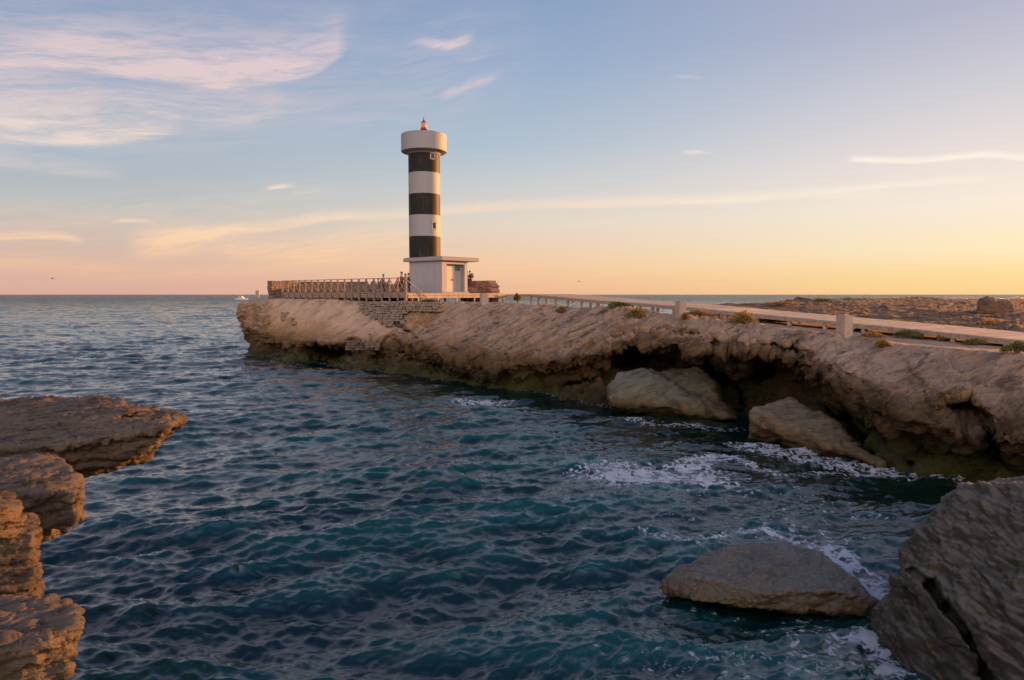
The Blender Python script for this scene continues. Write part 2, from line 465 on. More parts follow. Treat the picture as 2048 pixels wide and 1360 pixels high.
# ------------------------------------------------------------------ materials
def new_mat(name):
    m_ = bpy.data.materials.new(name)
    m_.use_nodes = True
    t = NT(m_.node_tree)
    b = t.n('ShaderNodeBsdfPrincipled')
    o = t.n('ShaderNodeOutputMaterial')
    t.t.links.new(b.outputs[0], o.inputs[0])
    return m_, t, b
def rock_mat(name, lo, hi, top, dip=30, algae=1.0, wet=1.2, bump=1.0, scl=1.0, dark=(0.035, 0.03, 0.015), pit=0.5, rusty=0.5, lines=0.6, speck=0.0, plain=False, ns=None):
    """lo/hi body colours, top: weathered colour of upward faces; a dark band of algae near the water"""
    m_, t, b = new_mat(name)
    pos = t.n('ShaderNodeNewGeometry')
    p = pos.outputs['Position']
    sp = t.n('ShaderNodeSeparateXYZ')
    t.put(sp.inputs[0], p)
    sn = t.n('ShaderNodeSeparateXYZ')
    t.put(sn.inputs[0], pos.outputs['Normal'])
    rotp = t.mapping(p, rot=(0, math.radians(dip), 0))
    def stretch(k0, k1):
        if ns is None:
            return t.mapping(rotp, sc=(k0, k0, k1))
        qq = t.v('DOT_PRODUCT', p, ns)
        cx = t.n('ShaderNodeCombineXYZ')
        for i_ in range(3):
            t.put(cx.inputs[i_], t.m('MULTIPLY', qq, ns[i_] * (k1 - k0)))
        return t.v('ADD', t.v('SCALE', p, None, k0), cx.outputs[0])
    lay = stretch(0.45 * scl, 3.4 * scl)
    wobv = t.v('ADD', lay, t.v('SCALE', t.noise(p, 0.8 * scl, 3, col=True), None, 0.9))
    n1 = t.noise(p, 0.55 * scl, 5, 0.6)
    n2 = t.noise(wobv, 1.0, 7, 0.68)
    n3 = t.noise(p, 5.5 * scl, 6, 0.7)
    n4 = t.noise(p, 22 * scl, 4, 0.7)
    warpv = t.v('ADD', t.v('SCALE', t.noise(p, 0.16 * scl, 2, col=True), None, 5.0), t.v('SCALE', t.noise(p, 0.8 * scl, 4, col=True), None, 1.6))
    thin = t.noise(t.v('ADD', stretch(0.6 * scl, 5.5 * scl), warpv), 1.0, 7, 0.72)
    thin = t.m('ADD', t.m('MULTIPLY', t.m('SUBTRACT', thin, 0.5), t.rng(t.noise(p, 0.35 * scl, 3), 0.40, 0.60, 0.35, 1.15)), 0.5)
    if plain:
        pl = t.n('ShaderNodeAttribute', attribute_name='plain').outputs['Fac']
        thin = t.m('SUBTRACT', thin, t.m('MULTIPLY', pl, 0.10))
    c = t.mix(t.rng(n1, 0.36, 0.64), lo, hi)
    c = t.mix(t.rng(thin, 0.525, 0.64, 0, lines), c, [x * 0.30 for x in lo[:3]])
    c = t.mix(t.rng(n2, 0.52, 0.75, 0, 0.75), c, [x * 0.42 for x in lo[:3]])
    c = t.mix(t.rng(n3, 0.55, 0.75, 0, 0.45), c, [x * 0.5 for x in lo[:3]])
    c = t.mix(t.rng(n3, 0.45, 0.30, 0, 0.4), c, [min(1, x * 1.35) for x in hi[:3]])
    rust = t.noise(p, 0.9 * scl, 4, 0.6, 0.6)
    c = t.mix(t.rng(rust, 0.56, 0.72, 0, rusty), c, (0.42, 0.19, 0.075))
    upf = t.m('ADD', sn.outputs[2], t.m('MULTIPLY', t.m('SUBTRACT', n3, 0.5), 1.2))
    tc = t.mix(t.rng(n2, 0.45, 0.65), top, [x * 0.5 for x in top[:3]])
    tc = t.mix(t.rng(thin, 0.525, 0.64, 0, lines), tc, [x * 0.38 for x in top[:3]])
    c = t.mix(t.rng(upf, 0.15, 0.75, 0, 0.85), c, tc)
    pits = t.voro(t.v('ADD', p, t.v('SCALE', t.noise(p, 3, 2, col=True), None, 0.4)), 3.2 * scl)
    pm = t.rng(pits, 0.26, 0.08, 0, pit)
    pm = t.m('MULTIPLY', pm, t.rng(n1, 0.42, 0.62))
    c = t.mix(pm, c, [x * 0.25 for x in lo[:3]])
    if speck:
        sk = t.m('MULTIPLY', t.rng(t.noise(p, 42, 3, 0.8), 0.60, 0.66), t.rng(sn.outputs[2], 0.3, 0.8))
        c = t.mix(t.m('MULTIPLY', sk, speck), c, (0.55, 0.55, 0.55))
    if algae > 0:
        zz = t.m('ADD', sp.outputs[2], t.m('MULTIPLY', t.m('SUBTRACT', n1, 0.5), -2.2))
        zz = t.m('ADD', zz, t.m('MULTIPLY', t.m('SUBTRACT', n3, 0.5), -0.9))
        brown = t.mix(t.rng(n3, 0.4, 0.6), (0.055, 0.038, 0.017), (0.13, 0.085, 0.038))
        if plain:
            lip_shade = t.n('ShaderNodeAttribute', attribute_name='stain_or_shade').outputs['Fac']
            lip_shade = t.m('ADD', lip_shade, t.m('MULTIPLY', t.m('SUBTRACT', n1, 0.5), 1.5))
            lip_shade = t.m('ADD', lip_shade, t.m('MULTIPLY', t.m('SUBTRACT', n3, 0.5), 0.7))
            c = t.mix(t.rng(lip_shade, 0.35, 0.80, 0, 0.82), c, t.mix(t.rng(n2, 0.45, 0.6), (0.15, 0.095, 0.045), (0.055, 0.042, 0.020)))  # overhang shade painted as dark brown over the stained rock
        c = t.mix(t.rng(zz, wet * 2.1, wet * 1.0, 0, 0.85 * algae), c, brown)
        gr = t.mix(t.rng(n1, 0.4, 0.6), dark, (0.045, 0.055, 0.012))
        c = t.mix(t.rng(zz, wet * 0.95, wet * 0.35, 0, 0.93 * algae), c, gr)
        t.put(b.inputs['Roughness'], t.rng(zz, wet * 0.2, wet * 0.9, 0.38, 0.93))
    else:
        b.inputs['Roughness'].default_value = 0.93
    t.put(b.inputs['Base Color'], c)
    h = t.m('ADD', t.m('MULTIPLY', n2, 0.9), t.m('MULTIPLY', n3, 0.45))
    h = t.m('ADD', h, t.m('MULTIPLY', n4, 0.16))
    h = t.m('SUBTRACT', h, t.m('MULTIPLY', pm, 0.5))
    h = t.m('SUBTRACT', h, t.m('MULTIPLY', t.rng(thin, 0.50, 0.72), 0.35 * lines))
    bp = t.n('ShaderNodeBump')
    bp.inputs['Strength'].default_value = 0.9
    if plain:
        t.put(bp.inputs['Strength'], t.rng(pl, 0, 1, 0.9, 0.25))
    bp.inputs['Distance'].default_value = 0.30 * bump / scl
    t.put(bp.inputs['Height'], h)
    t.t.links.new(bp.outputs[0], b.inputs['Normal'])
    b.inputs['Specular IOR Level'].default_value = 0.3
    return m_
def simple_mat(name, c1, c2=None, scale=3.0, rough=0.8, bump=0.15, metal=0.0, streaks=None, dist=0.02):
    m_, t, b = new_mat(name)
    tc = t.n('ShaderNodeTexCoord').outputs['Object']
    if streaks:
        tc = t.mapping(tc, sc=streaks)
    n = t.noise(tc, scale, 5, 0.6)
    c2 = c2 or [x * 0.65 for x in c1]
    t.put(b.inputs['Base Color'], t.mix(t.rng(n, 0.4, 0.65), tuple(c1), tuple(c2)))
    b.inputs['Roughness'].default_value = rough
    b.inputs['Metallic'].default_value = metal
    bp = t.n('ShaderNodeBump')
    bp.inputs['Strength'].default_value = bump
    bp.inputs['Distance'].default_value = dist
    t.put(bp.inputs['Height'], n)
    t.t.links.new(bp.outputs[0], b.inputs['Normal'])
    return m_
# ------------------------------------------------------------------ rock materials
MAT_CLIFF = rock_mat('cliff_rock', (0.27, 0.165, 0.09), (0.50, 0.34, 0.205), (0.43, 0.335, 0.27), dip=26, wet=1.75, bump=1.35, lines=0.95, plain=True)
MAT_LEDGE = rock_mat('ledge_rock', (0.085, 0.070, 0.056), (0.19, 0.155, 0.122), (0.145, 0.130, 0.118), dip=-16, algae=0.0, bump=1.3, scl=3.0, pit=0.6, rusty=0.08, lines=0.95, ns=(-0.23, 0.31, 0.92))
MAT_BOULDER = rock_mat('boulder_rock', (0.06, 0.06, 0.042), (0.13, 0.13, 0.095), (0.135, 0.14, 0.115), dip=20, algae=0.6, wet=0.55, bump=0.45, scl=1.5, pit=0.2)
MAT_WETROCK = rock_mat('sea_boulder_rock', (0.075, 0.058, 0.034), (0.14, 0.11, 0.065), (0.135, 0.12, 0.09), dip=10, algae=0.5, wet=0.35, bump=0.35, scl=2.4, pit=0.3)
MAT_FLAT = rock_mat('washed_rock', (0.030, 0.028, 0.015), (0.065, 0.058, 0.032), (0.085, 0.090, 0.088), dip=10, algae=0.5, wet=0.30, bump=0.4, scl=2.6, pit=0.3, speck=0.8)
_b = [n for n in MAT_FLAT.node_tree.nodes if n.type == 'BSDF_PRINCIPLED'][0]
for _l in list(_b.inputs['Roughness'].links):
    MAT_FLAT.node_tree.links.remove(_l)
_b.inputs['Roughness'].default_value = 0.42
_b.inputs['Specular IOR Level'].default_value = 0.6
MAT_DARKROCK = rock_mat('dark_boulder_rock', (0.034, 0.036, 0.032), (0.075, 0.076, 0.066), (0.125, 0.125, 0.115), dip=-28, algae=0.0, bump=0.5, scl=3.2, pit=0.2, rusty=0.15, lines=0.3)
MAT_LAND = rock_mat('land_rock', (0.12, 0.08, 0.055), (0.27, 0.175, 0.11), (0.19, 0.135, 0.10), dip=4, algae=0.3, wet=0.5, bump=1.4, scl=0.8)

# ------------------------------------------------------------------ headland cliff
# rows run from the sea behind the headland over its top and down the face; each key: (u, px, py, Y)
def lipout(keys, us):
    return row([(u, px, py, Y - 0.9 * (0 if u < 800 else 1)) for u, px, py, Y in keys], us)
def row(keys, us):
    k = []
    for q in keys:
        u, px, py, Y = q
        if px is None:
            px = u
        if Y is None:
            Y = P(px, py, z=0.0)[1]
        k.append((u, *P(px, py, Y=Y)))
    k = np.array(k)
    return np.stack([np.interp(us, k[:, 0], k[:, i]) for i in (1, 2, 3)], 1)
def zrow(keys, us):
    """keys (u, px, Y, z)"""
    k = []
    for u, px, Y, z in keys:
        px = u if px is None else px
        k.append((u, (px - 1024) / F * (Y * CP - (z - EZ) * SP), Y, z))
    k = np.array(k)
    return np.stack([np.interp(us, k[:, 0], k[:, i]) for i in (1, 2, 3)], 1)
US = np.concatenate([np.arange(462, 1900, 1.9), np.arange(1900, 2420, 3.0)])
N_ = None
rB2 = zrow([(462, 500, 84, -1.5), (540, 545, 90, -1.5), (720, N_, 84, -1.5), (870, N_, 80, -1.5), (985, N_, 74, -1.5), (1200, N_, 61, -1.5), (1300, N_, 57, -1.5), (1450, N_, 57, 2), (2420, N_, 40, 2)], US)
rB1 = zrow([(462, 492, 80, 4.6), (540, 545, 86, 5.3), (720, N_, 80, 5.3), (870, N_, 76, 5.2), (985, N_, 70, 5.0), (1100, N_, 61, 4.9), (1200, N_, 57, 4.7), (1300, N_, 53, 4.5), (1450, N_, 51, 4.5), (1700, N_, 44, 4.3), (2420, N_, 34, 3.8)], US)
rM = zrow([(462, 484, 76, 5.2), (540, N_, 76, 5.65), (720, N_, 67, 5.6), (870, N_, 66, 5.55), (985, N_, 61, 5.5), (1100, N_, 55.5, 5.25), (1200, N_, 51, 5.1), (1300, N_, 47, 4.85), (1450, N_, 43.5, 4.65), (1700, N_, 37.0, 4.35), (2048, N_, 29.5, 3.95), (2420, N_, 24, 3.7)], US)
rL = row([(462, 480, 608, 74.5), (478, 479, 606, 72.5), (540, N_, 598, 69), (620, N_, 598, 64.5), (720, N_, 603, 59.5), (815, N_, 604, 55.2), (870, N_, 604, 54.5), (985, N_, 608, 53.5), (1100, N_, 613, 49.5), (1200, N_, 618, 46), (1300, N_, 630, 41.5), (1400, N_, 640, 38), (1500, N_, 648, 35.5), (1600, N_, 663, 32), (1690, N_, 670, 30.5), (1800, N_, 690, 27.5), (1950, N_, 703, 25), (2100, N_, 713, 23), (2420, N_, 745, 19.5)], US)
rA = row([(462, 475, 622, 74), (478, 476, 628, 72), (540, 548, 632, 67), (620, N_, 640, 62.5), (720, N_, 650, 57.5), (815, N_, 655, 53.6), (870, N_, 660, 52.4), (985, N_, 665, 49), (1100, N_, 668, 45), (1200, N_, 655, 42.3), (1300, N_, 652, 39), (1400, N_, 664, 36), (1500, N_, 672, 33.4), (1600, N_, 690, 30), (1690, N_, 715, 27.8), (1800, N_, 745, 25.3), (1950, N_, 762, 23.3), (2100, N_, 780, 21.6), (2420, N_, 820, 18.5)], US)
rB = lipout([(462, 484, 655, 73.5), (478, 486, 658, 71.2), (540, 553, 672, 66), (620, N_, 684, 61.5), (720, N_, 688, 55.8), (815, N_, 700, 52.6), (870, N_, 708, 50.6), (985, N_, 735, 45.3), (1100, N_, 722, 41.8), (1200, N_, 707, 39.3), (1280, N_, 690, 38), (1350, N_, 688, 36.6), (1400, N_, 700, 35), (1500, N_, 700, 32.6), (1600, N_, 716, 29.3), (1690, N_, 772, 26), (1800, N_, 830, 23.2), (1950, N_, 872, 21.2), (2100, N_, 890, 20), (2420, N_, 930, 17.5)], US)
rC = row([(462, 492, 682, 74), (478, 496, 690, 71.2), (540, 556, 700, 66.6), (600, N_, 704, 64.5), (650, N_, 706, 66.0), (685, N_, 708, 62), (720, N_, 715, 56.0), (815, N_, 722, 53.4), (870, N_, 730, 51.8), (985, N_, 752, 46.6), (1100, N_, 752, 43.0), (1200, N_, 742, 40.8), (1250, N_, 724, 42.6), (1300, N_, 720, 44.2), (1350, N_, 722, 43.6), (1400, N_, 738, 42.2), (1500, N_, 756, 38.8), (1600, N_, 776, 34.8), (1650, N_, 800, 32), (1690, N_, 822, 29.3), (1800, N_, 872, 24.8), (1950, N_, 912, 22.6), (2100, N_, 935, 21.2), (2420, N_, 965, 18.6)], US)
WK = [(462, 503, 708, None), (478, 507, 712, None), (540, 562, 723, None), (600, N_, 722, None), (650, N_, 719, None), (680, N_, 733, None), (720, N_, 747, None), (815, N_, 752, None), (870, N_, 758, None), (985, N_, 772, None), (1100, N_, 790, None), (1200, N_, 806, None), (1300, N_, 788, None), (1400, N_, 800, None), (1500, N_, 822, None), (1600, N_, 842, None), (1650, N_, 865, None), (1720, N_, 905, None), (1800, N_, 945, None), (1950, N_, 972, None), (2100, N_, 995, None), (2420, N_, 1040, None)]
rW = row(WK, US)
rU = rW.copy()
rU[:, 2] = -2.0
rU[:, 1] += 0.8
def smooth_u(a, n=9):
    k = np.hanning(n + 2)[1:-1]
    k /= k.sum()
    out = a.copy()
    for i in range(3):
        out[:, i] = np.convolve(np.pad(a[:, i], n // 2, mode='edge'), k, mode='valid')
    return out
rows = [smooth_u(r, 21) for r in (rB2, rB1, rM, rL, rA, rB, rC, rW, rU)]
seg = [8, 26, 90, 60, 66, 56, 60, 12]
VV = []
for k, (a, b, n) in enumerate(zip(rows, rows[1:], seg)):
    for j in range(n):
        t_ = j / n
        VV.append(a * (1 - t_) + b * t_)
VV.append(rows[-1])
VV = np.array(VV)
nv, nu = VV.shape[:2]
# soften the bends between rows
for _ in range(14):
    VV[1:-1] = 0.25 * VV[:-2] + 0.5 * VV[1:-1] + 0.25 * VV[2:]
V = VV.reshape(-1, 3)
def to_px(V):
    d = V - np.array([0, 0, EZ])
    fw = d[:, 1] * CP - d[:, 2] * SP
    up = d[:, 1] * SP + d[:, 2] * CP
    return 1024 + F * d[:, 0] / fw, 680 - F * up / fw
jrow = np.repeat(np.arange(nv), nu)
ucol = np.tile(US, nv)
cum = np.cumsum([0] + seg)
face = sstep(jrow, cum[3] - 12, cum[3] + 14)          # 0 on the plateau, 1 on the face
PX, PY = to_px(V)
# --- hollows, pushed away from the viewer in world metres
D = np.zeros(len(V))
def hollow(cx, cy, rx, ry, ang, depth, p=2.0):
    a = math.radians(ang)
    x = (PX - cx) * math.cos(a) + (PY - cy) * math.sin(a)
    y = -(PX - cx) * math.sin(a) + (PY - cy) * math.cos(a)
    wob = 1 + 0.25 * perlin(np.stack([PX / 40, PY / 40, PX * 0 + cx], 1))
    r = np.sqrt((x / rx) ** 2 + (y / ry) ** 2) / wob
    return depth * (1 - sstep(r, 0.55, 1.1))
for h in [(655, 704, 44, 15, 8, 4.5), (708, 700, 28, 26, 60, 1.3), (560, 705, 40, 16, 10, 0.9), 
          (770, 706, 40, 22, -60, 1.2), (835, 715, 60, 18, 35, 1.4), (1930, 832, 54, 34, 38, 5.5), (1985, 895, 46, 18, 52, 3.5),
          (1268, 718, 48, 30, -20, 7.0), (1330, 712, 40, 16, 10, 2.5), (1440, 748, 48, 30, 35, 6.5), (1535, 742, 52, 28, 20, 6.5), (1484, 815, 24, 46, 0, 5.0), (1600, 760, 50, 20, 35, 1.8), (1700, 865, 90, 18, 42, 4.5),
          (1430, 690, 14, 20, 0, 1.1), (1470, 690, 26, 14, 0, 0.8), (1560, 700, 44, 14, 12, 1.0), (1205, 760, 30, 16, -20, 1.4), (1720, 850, 60, 14, 40, 1.6), (1800, 915, 60, 12, 42, 1.4),
          (1150, 770, 70, 14, -10, 1.5), (1330, 668, 80, 7, 0, 0.7), (1570, 700, 60, 12, 12, 1.2), (980, 762, 60, 12, 8, 0.9), (1330, 660, 40, 5, 0, 0.35), (1640, 672, 30, 8, -40, 0.7), (1760, 800, 80, 9, 42, 0.5)]:
    D += hollow(*h) * face
# ribs standing proud
for h in [(1380, 690, 24, 40, -35, -0.9), (1490, 700, 10, 26, 0, -0.5), (1760, 840, 90, 12, 40, -0.9), (1080, 690, 90, 10, -25, -0.5), (1250, 660, 60, 10, -10, -0.5), (960, 690, 70, 18, -30, -0.5), (700, 742, 30, 24, 0, -0.6), (1880, 760, 70, 26, 30, -0.5), (1700, 735, 40, 14, 30, -0.5), (860, 690, 60, 14, 30, -0.4)]:
    D += hollow(*h) * face
# diagonal crack below the masonry
def seg_dist(ax, ay, bx, by):
    t_ = np.clip(((PX - ax) * (bx - ax) + (PY - ay) * (by - ay)) / ((bx - ax) ** 2 + (by - ay) ** 2), 0, 1)
    return np.hypot(PX - ax - t_ * (bx - ax), PY - ay - t_ * (by - ay))
for a in [(790, 645, 850, 690, 5, 1.3), (850, 690, 890, 745, 6, 1.5), (880, 680, 960, 735, 4, .5), (1585, 690, 1640, 665, 4, .6), (1660, 740, 1760, 850, 5, .6), (1850, 800, 1990, 930, 5, .8), (740, 670, 748, 700, 2, .4)]:
    D += a[5] * (1 - sstep(seg_dist(*a[:4]), 0, a[4] * 1.6)) * face
dirs = V - np.array([0, 0, EZ])
dirs /= np.linalg.norm(dirs, axis=1)[:, None]
dirs[:, 2] *= 0.2
V = V + dirs * D[:, None]
NR = grid_normals(V, nu, nv)
NR *= np.sign((NR * np.array([0, -0.6, 0.8])).sum(1).mean())
# --- relief: broad lumps, dipping beds, fine roughness
al = math.radians(24)
q = V[:, 2] * math.cos(al) - V[:, 0] * math.sin(al) + 0.25 * V[:, 1]
s_ = V[:, 0] * math.cos(al) + V[:, 2] * math.sin(al)
broad = fbm(V * 0.28, 4)
wv = fbm(V * 0.5 + 40, 3) * 0.6
beds = ridged(np.stack([s_ * 0.16, V[:, 1] * 0.16, q * 0.95 + wv * 1.4], 1), 4, 0.55)
beds2 = ridged(np.stack([s_ * 0.5, V[:, 1] * 0.5, q * 4.2 + wv * 3], 1), 3, 0.55)
fine = fbm(V * 2.6, 4, 0.6)
lump = ridged(V * 0.75 + 5, 4, 0.5)
smoothzone = (1 - sstep(np.abs(PX - 665), 95, 150)) * (1 - sstep(PY, 672, 700)) * face
amp = 1 - 0.93 * smoothzone
flat = 1 - 0.80 * (1 - face)
rough_low = sstep(PY, 690, 760) * face
bedamt = (0.55 + 0.45 * sstep(PX, 820, 950)) * (1 - 0.45 * sstep(PX, 1500, 1700))
rel = 0.42 * broad * (0.35 + 0.65 * face) + bedamt * 0.24 * (beds - 0.4) * (0.4 + 0.9 * sstep(perlin(V * 0.13 + 71), -0.3, 0.3)) + 0.17 * (beds2 - 0.3) * (0.2 + 1.2 * sstep(perlin(V * 0.22 + 51), -0.1, 0.35)) * (0.6 + 0.4 * face) + 0.10 * fine + 0.13 * (lump - 0.5) * face * (0.5 + 0.5 * rough_low)
low = sstep(jrow, cum[4] + 10, cum[5] + 6)              # below the overhanging lip
top_slab = face * (1 - low)
rel = rel * (1 - 0.35 * top_slab)
bq = np.stack([s_ * 0.42, V[:, 1] * 0.42, q * 0.95], 1) + 0.35 * np.stack([wv, wv, wv], 1)
calm = 1 - 0.55 * sstep(PX, 1560, 1700)
rel = rel * calm
rel = rel + 0.34 * (dents(np.stack([s_ * 0.50, V[:, 1] * 0.6, q * 0.9], 1) + 0.4 * np.stack([wv, wv, wv], 1)) + 0.5) * face * (0.35 + 0.65 * np.maximum(low, 1 - calm))
rel = rel + calm * 0.22 * blocks(bq, 0.10) * face * (0.45 + 0.55 * low)
rel = rel + calm * 0.10 * blocks(np.stack([s_ * 1.2, V[:, 1] * 1.2, q * 2.3], 1) + 0.5 * np.stack([wv, wv, wv], 1), 0.14) * (0.25 + 0.75 * face)
rel = rel + 0.22 * (sstep(perlin(V * 0.9 + 31), 0.18, 0.0) - 1) * low
rel = rel * amp * flat
edge = np.minimum(1.0, (jrow / 6.0)) * 1.0
V = V + NR * (rel * edge)[:, None]
me = grid_mesh('headland', V, nu, nv)
set_attr(me, 'plain', smoothzone)
set_attr(me, 'stain_or_shade', sstep(jrow, cum[4] + 8, cum[5] + 2) * (0.45 + 0.55 * sstep(PX, 1080, 1250)))  # mask for shade put into the colour below the lip, stronger to the right
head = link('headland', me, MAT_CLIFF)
tag(head, kind='structure')
CLIFF_V = V.reshape(nv, nu, 3)
# top of the ground for placing things: nearest vertex in plan among the plateau rows
PLAT = V[(jrow > cum[1]) & (jrow < cum[4])]
def ground(x, y):
    d = (PLAT[:, 0] - x) ** 2 + (PLAT[:, 1] - y) ** 2
    i = np.argpartition(d, 5)[:5]
    return float(PLAT[i, 2].max()) if d[i].min() < 2.5 else 5.2

# ------------------------------------------------------------------ far rocky land to the right
UL = np.arange(1385, 2700, 2.2)
n0 = zrow([(1385, N_, 50, 3.2), (1480, N_, 47, 4.5), (1600, N_, 44, 4.3), (1720, N_, 40, 4.2), (1850, N_, 37, 4.0), (2048, N_, 33, 3.6), (2700, N_, 24, 3.4)], UL)
n1 = row([(1385, N_, 618, 56), (1430, N_, 615, 60), (1480, N_, 615, 62), (1600, N_, 620, 66), (1720, N_, 618, 68), (1850, N_, 620, 66), (2048, N_, 628, 62), (2700, N_, 640, 52)], UL)
n2 = row([(1385, N_, 618, 59), (1425, N_, 612, 62), (1480, N_, 610, 66), (1530, N_, 607.5, 76), (1600, N_, 601, 96), (1660, N_, 597.5, 118), (1720, N_, 597.5, 128), (1800, N_, 598, 132), (1850, N_, 596.5, 134), (1885, N_, 598.5, 134), (1950, N_, 600, 138), (2048, N_, 600, 146), (2700, N_, 597, 170)], UL)
n3 = n2.copy()
n3[:, 1] *= 1.04
n3[:, 0] *= 1.04
n3[:, 2] = -1.5
n0b = n0.copy()
n0b[:, 2] = 1.0
n0b[:, 1] -= 2
LV = []
for a, b, n in ((n0b, n0, 6), (n0, n1, 90), (n1, n2, 90), (n2, n3, 14)):
    for j in range(n):
        LV.append(a * (1 - j / n) + b * (j / n))
LV.append(n3)
LV = np.array(LV)
lnv, lnu = LV.shape[:2]
for _ in range(5):
    LV[1:-1] = 0.25 * LV[:-2] + 0.5 * LV[1:-1] + 0.25 * LV[2:]
LV = LV.reshape(-1, 3)
lr = 0.22 * blocks(LV * np.array([0.35, 0.6, 0.6])) + 0.30 * fbm(LV * 0.14 + 3, 4) + 0.16 * (ridged(LV * np.array([0.22, 0.5, 0.5]), 4) - 0.4) + 0.05 * fbm(LV * 1.4, 3)
hump = 1.0 * np.exp(-(((LV[:, 0] - 85 * 0) * 0) ** 2)) * 0
LV[:, 2] += lr
me = grid_mesh('far_shore', LV, lnu, lnv)
tag(link('far_shore', me, MAT_LAND), kind='structure')

# ------------------------------------------------------------------ boulders and ledges: hulls, voxel-fused, then weathered
def rock(name, hulls, vox, mat, label, cat='rock', seed=0.0, amps=(0.12, 0.05, 0.02), freq=1.0, dip=0.0, grooves=(), group=None, smooth_it=6, kind=None, beds_a=0.0, blk=0.0):
    bm = bmesh.new()
    for pts in hulls:
        b2 = bmesh.new()
        vs = [b2.verts.new(Vector(tuple(p))) for p in pts]
        r = bmesh.ops.convex_hull(b2, input=vs)
        for v in [v for v in b2.verts if not v.link_faces]:
            b2.verts.remove(v)
        tmp = bpy.data.meshes.new('t')
        b2.to_mesh(tmp)
        b2.free()
        bm.from_mesh(tmp)
        bpy.data.meshes.remove(tmp)
    me = bpy.data.meshes.new(name)
    bm.to_mesh(me)
    bm.free()
    ob = bpy.data.objects.new('t', me)
    COL.objects.link(ob)
    md = ob.modifiers.new('r', 'REMESH')
    md.mode = 'VOXEL'
    md.voxel_size = vox
    if smooth_it:
        sm = ob.modifiers.new('s', 'SMOOTH')
        sm.factor = 0.5
        sm.iterations = smooth_it
    dg = bpy.context.evaluated_depsgraph_get()
    me2 = bpy.data.meshes.new_from_object(ob.evaluated_get(dg))
    bpy.data.objects.remove(ob)
    n = len(me2.vertices)
    co = np.empty(n * 3, dtype=np.float32)
    me2.vertices.foreach_get('co', co)
    co = co.reshape(-1, 3).astype(np.float64)
    nr = np.empty(n * 3, dtype=np.float32)
    me2.vertices.foreach_get('normal', nr)
    nr = nr.reshape(-1, 3)
    a = math.radians(dip)
    q = co[:, 2] * math.cos(a) - co[:, 0] * math.sin(a)
    s2 = co[:, 0] * math.cos(a) + co[:, 2] * math.sin(a)
    p = co + seed
    d = amps[0] * fbm(p * 0.8 * freq, 3) + amps[1] * (ridged(p * 2.2 * freq, 4, 0.55) - 0.5) + amps[2] * fbm(p * 8 * freq, 3, 0.6)
    if beds_a:
        wv = fbm(p * 1.1 * freq, 3) * 0.8
        if mat is MAT_LEDGE:
            q = -0.23 * co[:, 0] + 0.31 * co[:, 1] + 0.92 * co[:, 2]
        d = d + beds_a * (ridged(np.stack([s2 * 0.5 * freq, p[:, 1] * 0.5 * freq, q * 5.5 * freq + wv], 1), 4, 0.6) - 0.4) + beds_a * 0.7 * (np.mod(q * 3.1 * freq + wv * 0.8, 1.0) - 0.5)
    if blk:
        bp3 = np.stack([s2 * 1.2 * freq, p[:, 1] * 1.2 * freq, q * 2.8 * freq], 1) + 0.4 * fbm(p * freq, 3)[:, None]
        d = d + blk * blocks(bp3, 0.12) + blk * 0.45 * blocks(bp3 * 2.7 + 5, 0.16) + blk * 0.2 * blocks(bp3 * 6.1 + 9, 0.2)
    if grooves:
        d2 = co - np.array([0, 0, EZ])
        fw = d2[:, 1] * CP - d2[:, 2] * SP
        gx = 1024 + F * d2[:, 0] / np.maximum(fw, .1)
        gy = 680 - F * (d2[:, 1] * SP + d2[:, 2] * CP) / np.maximum(fw, .1)
        for (ax, ay, bx, by, wd, dp) in grooves:
            t_ = np.clip(((gx - ax) * (bx - ax) + (gy - ay) * (by - ay)) / ((bx - ax) ** 2 + (by - ay) ** 2), 0, 1)
            ds = np.hypot(gx - ax - t_ * (bx - ax), gy - ay - t_ * (by - ay)) * (1 + 0.3 * perlin(p * 4))
            push = dp * (1 - sstep(ds, wd * 0.45, wd)) * (nr[:, 1] < 0.35)
            co = co + (d2 / np.linalg.norm(d2, axis=1)[:, None]) * push[:, None]
    co = co + nr * d[:, None]
    me2.vertices.foreach_set('co', co.astype(np.float32).ravel())
    me2.name = name
    me2.update()
    o = link(name, me2, mat, smooth=True)
    if kind:
        tag(o, kind=kind)
    else:
        tag(o, label, cat, group)
    return o
pp = lambda L: [P(a, b, Y=c) for a, b, c in L]
G_ = 'pale eroded ledges jutting in at the left'
def beds_of(pts, n, th, inset, jit, sd, fix=0.0):
    """a pile of thin beds under the outline pts (pixel, pixel, depth)"""
    rd = random.Random(sd)
    top = np.array(pp(pts))
    c = top.mean(0) + np.array([-fix, 0, 0])
    out = []
    z = 0.0
    for k in range(n):
        t_ = th * rd.uniform(0.6, 1.5)
        a = []
        for v in top:
            w_ = c + (v - c) * (1 - inset * k * rd.uniform(0.6, 1.4))
            w_ = w_ + np.array([rd.uniform(-jit, jit), rd.uniform(-jit, jit), 0])
            a.append(np.array([w_[0], w_[1], v[2] - z]))
            a.append(np.array([w_[0] * 0.985 + c[0] * 0.015, w_[1] * 0.985 + c[1] * 0.015, v[2] - z - t_]))
        out.append(a)
        z += t_ * 0.97
    return out
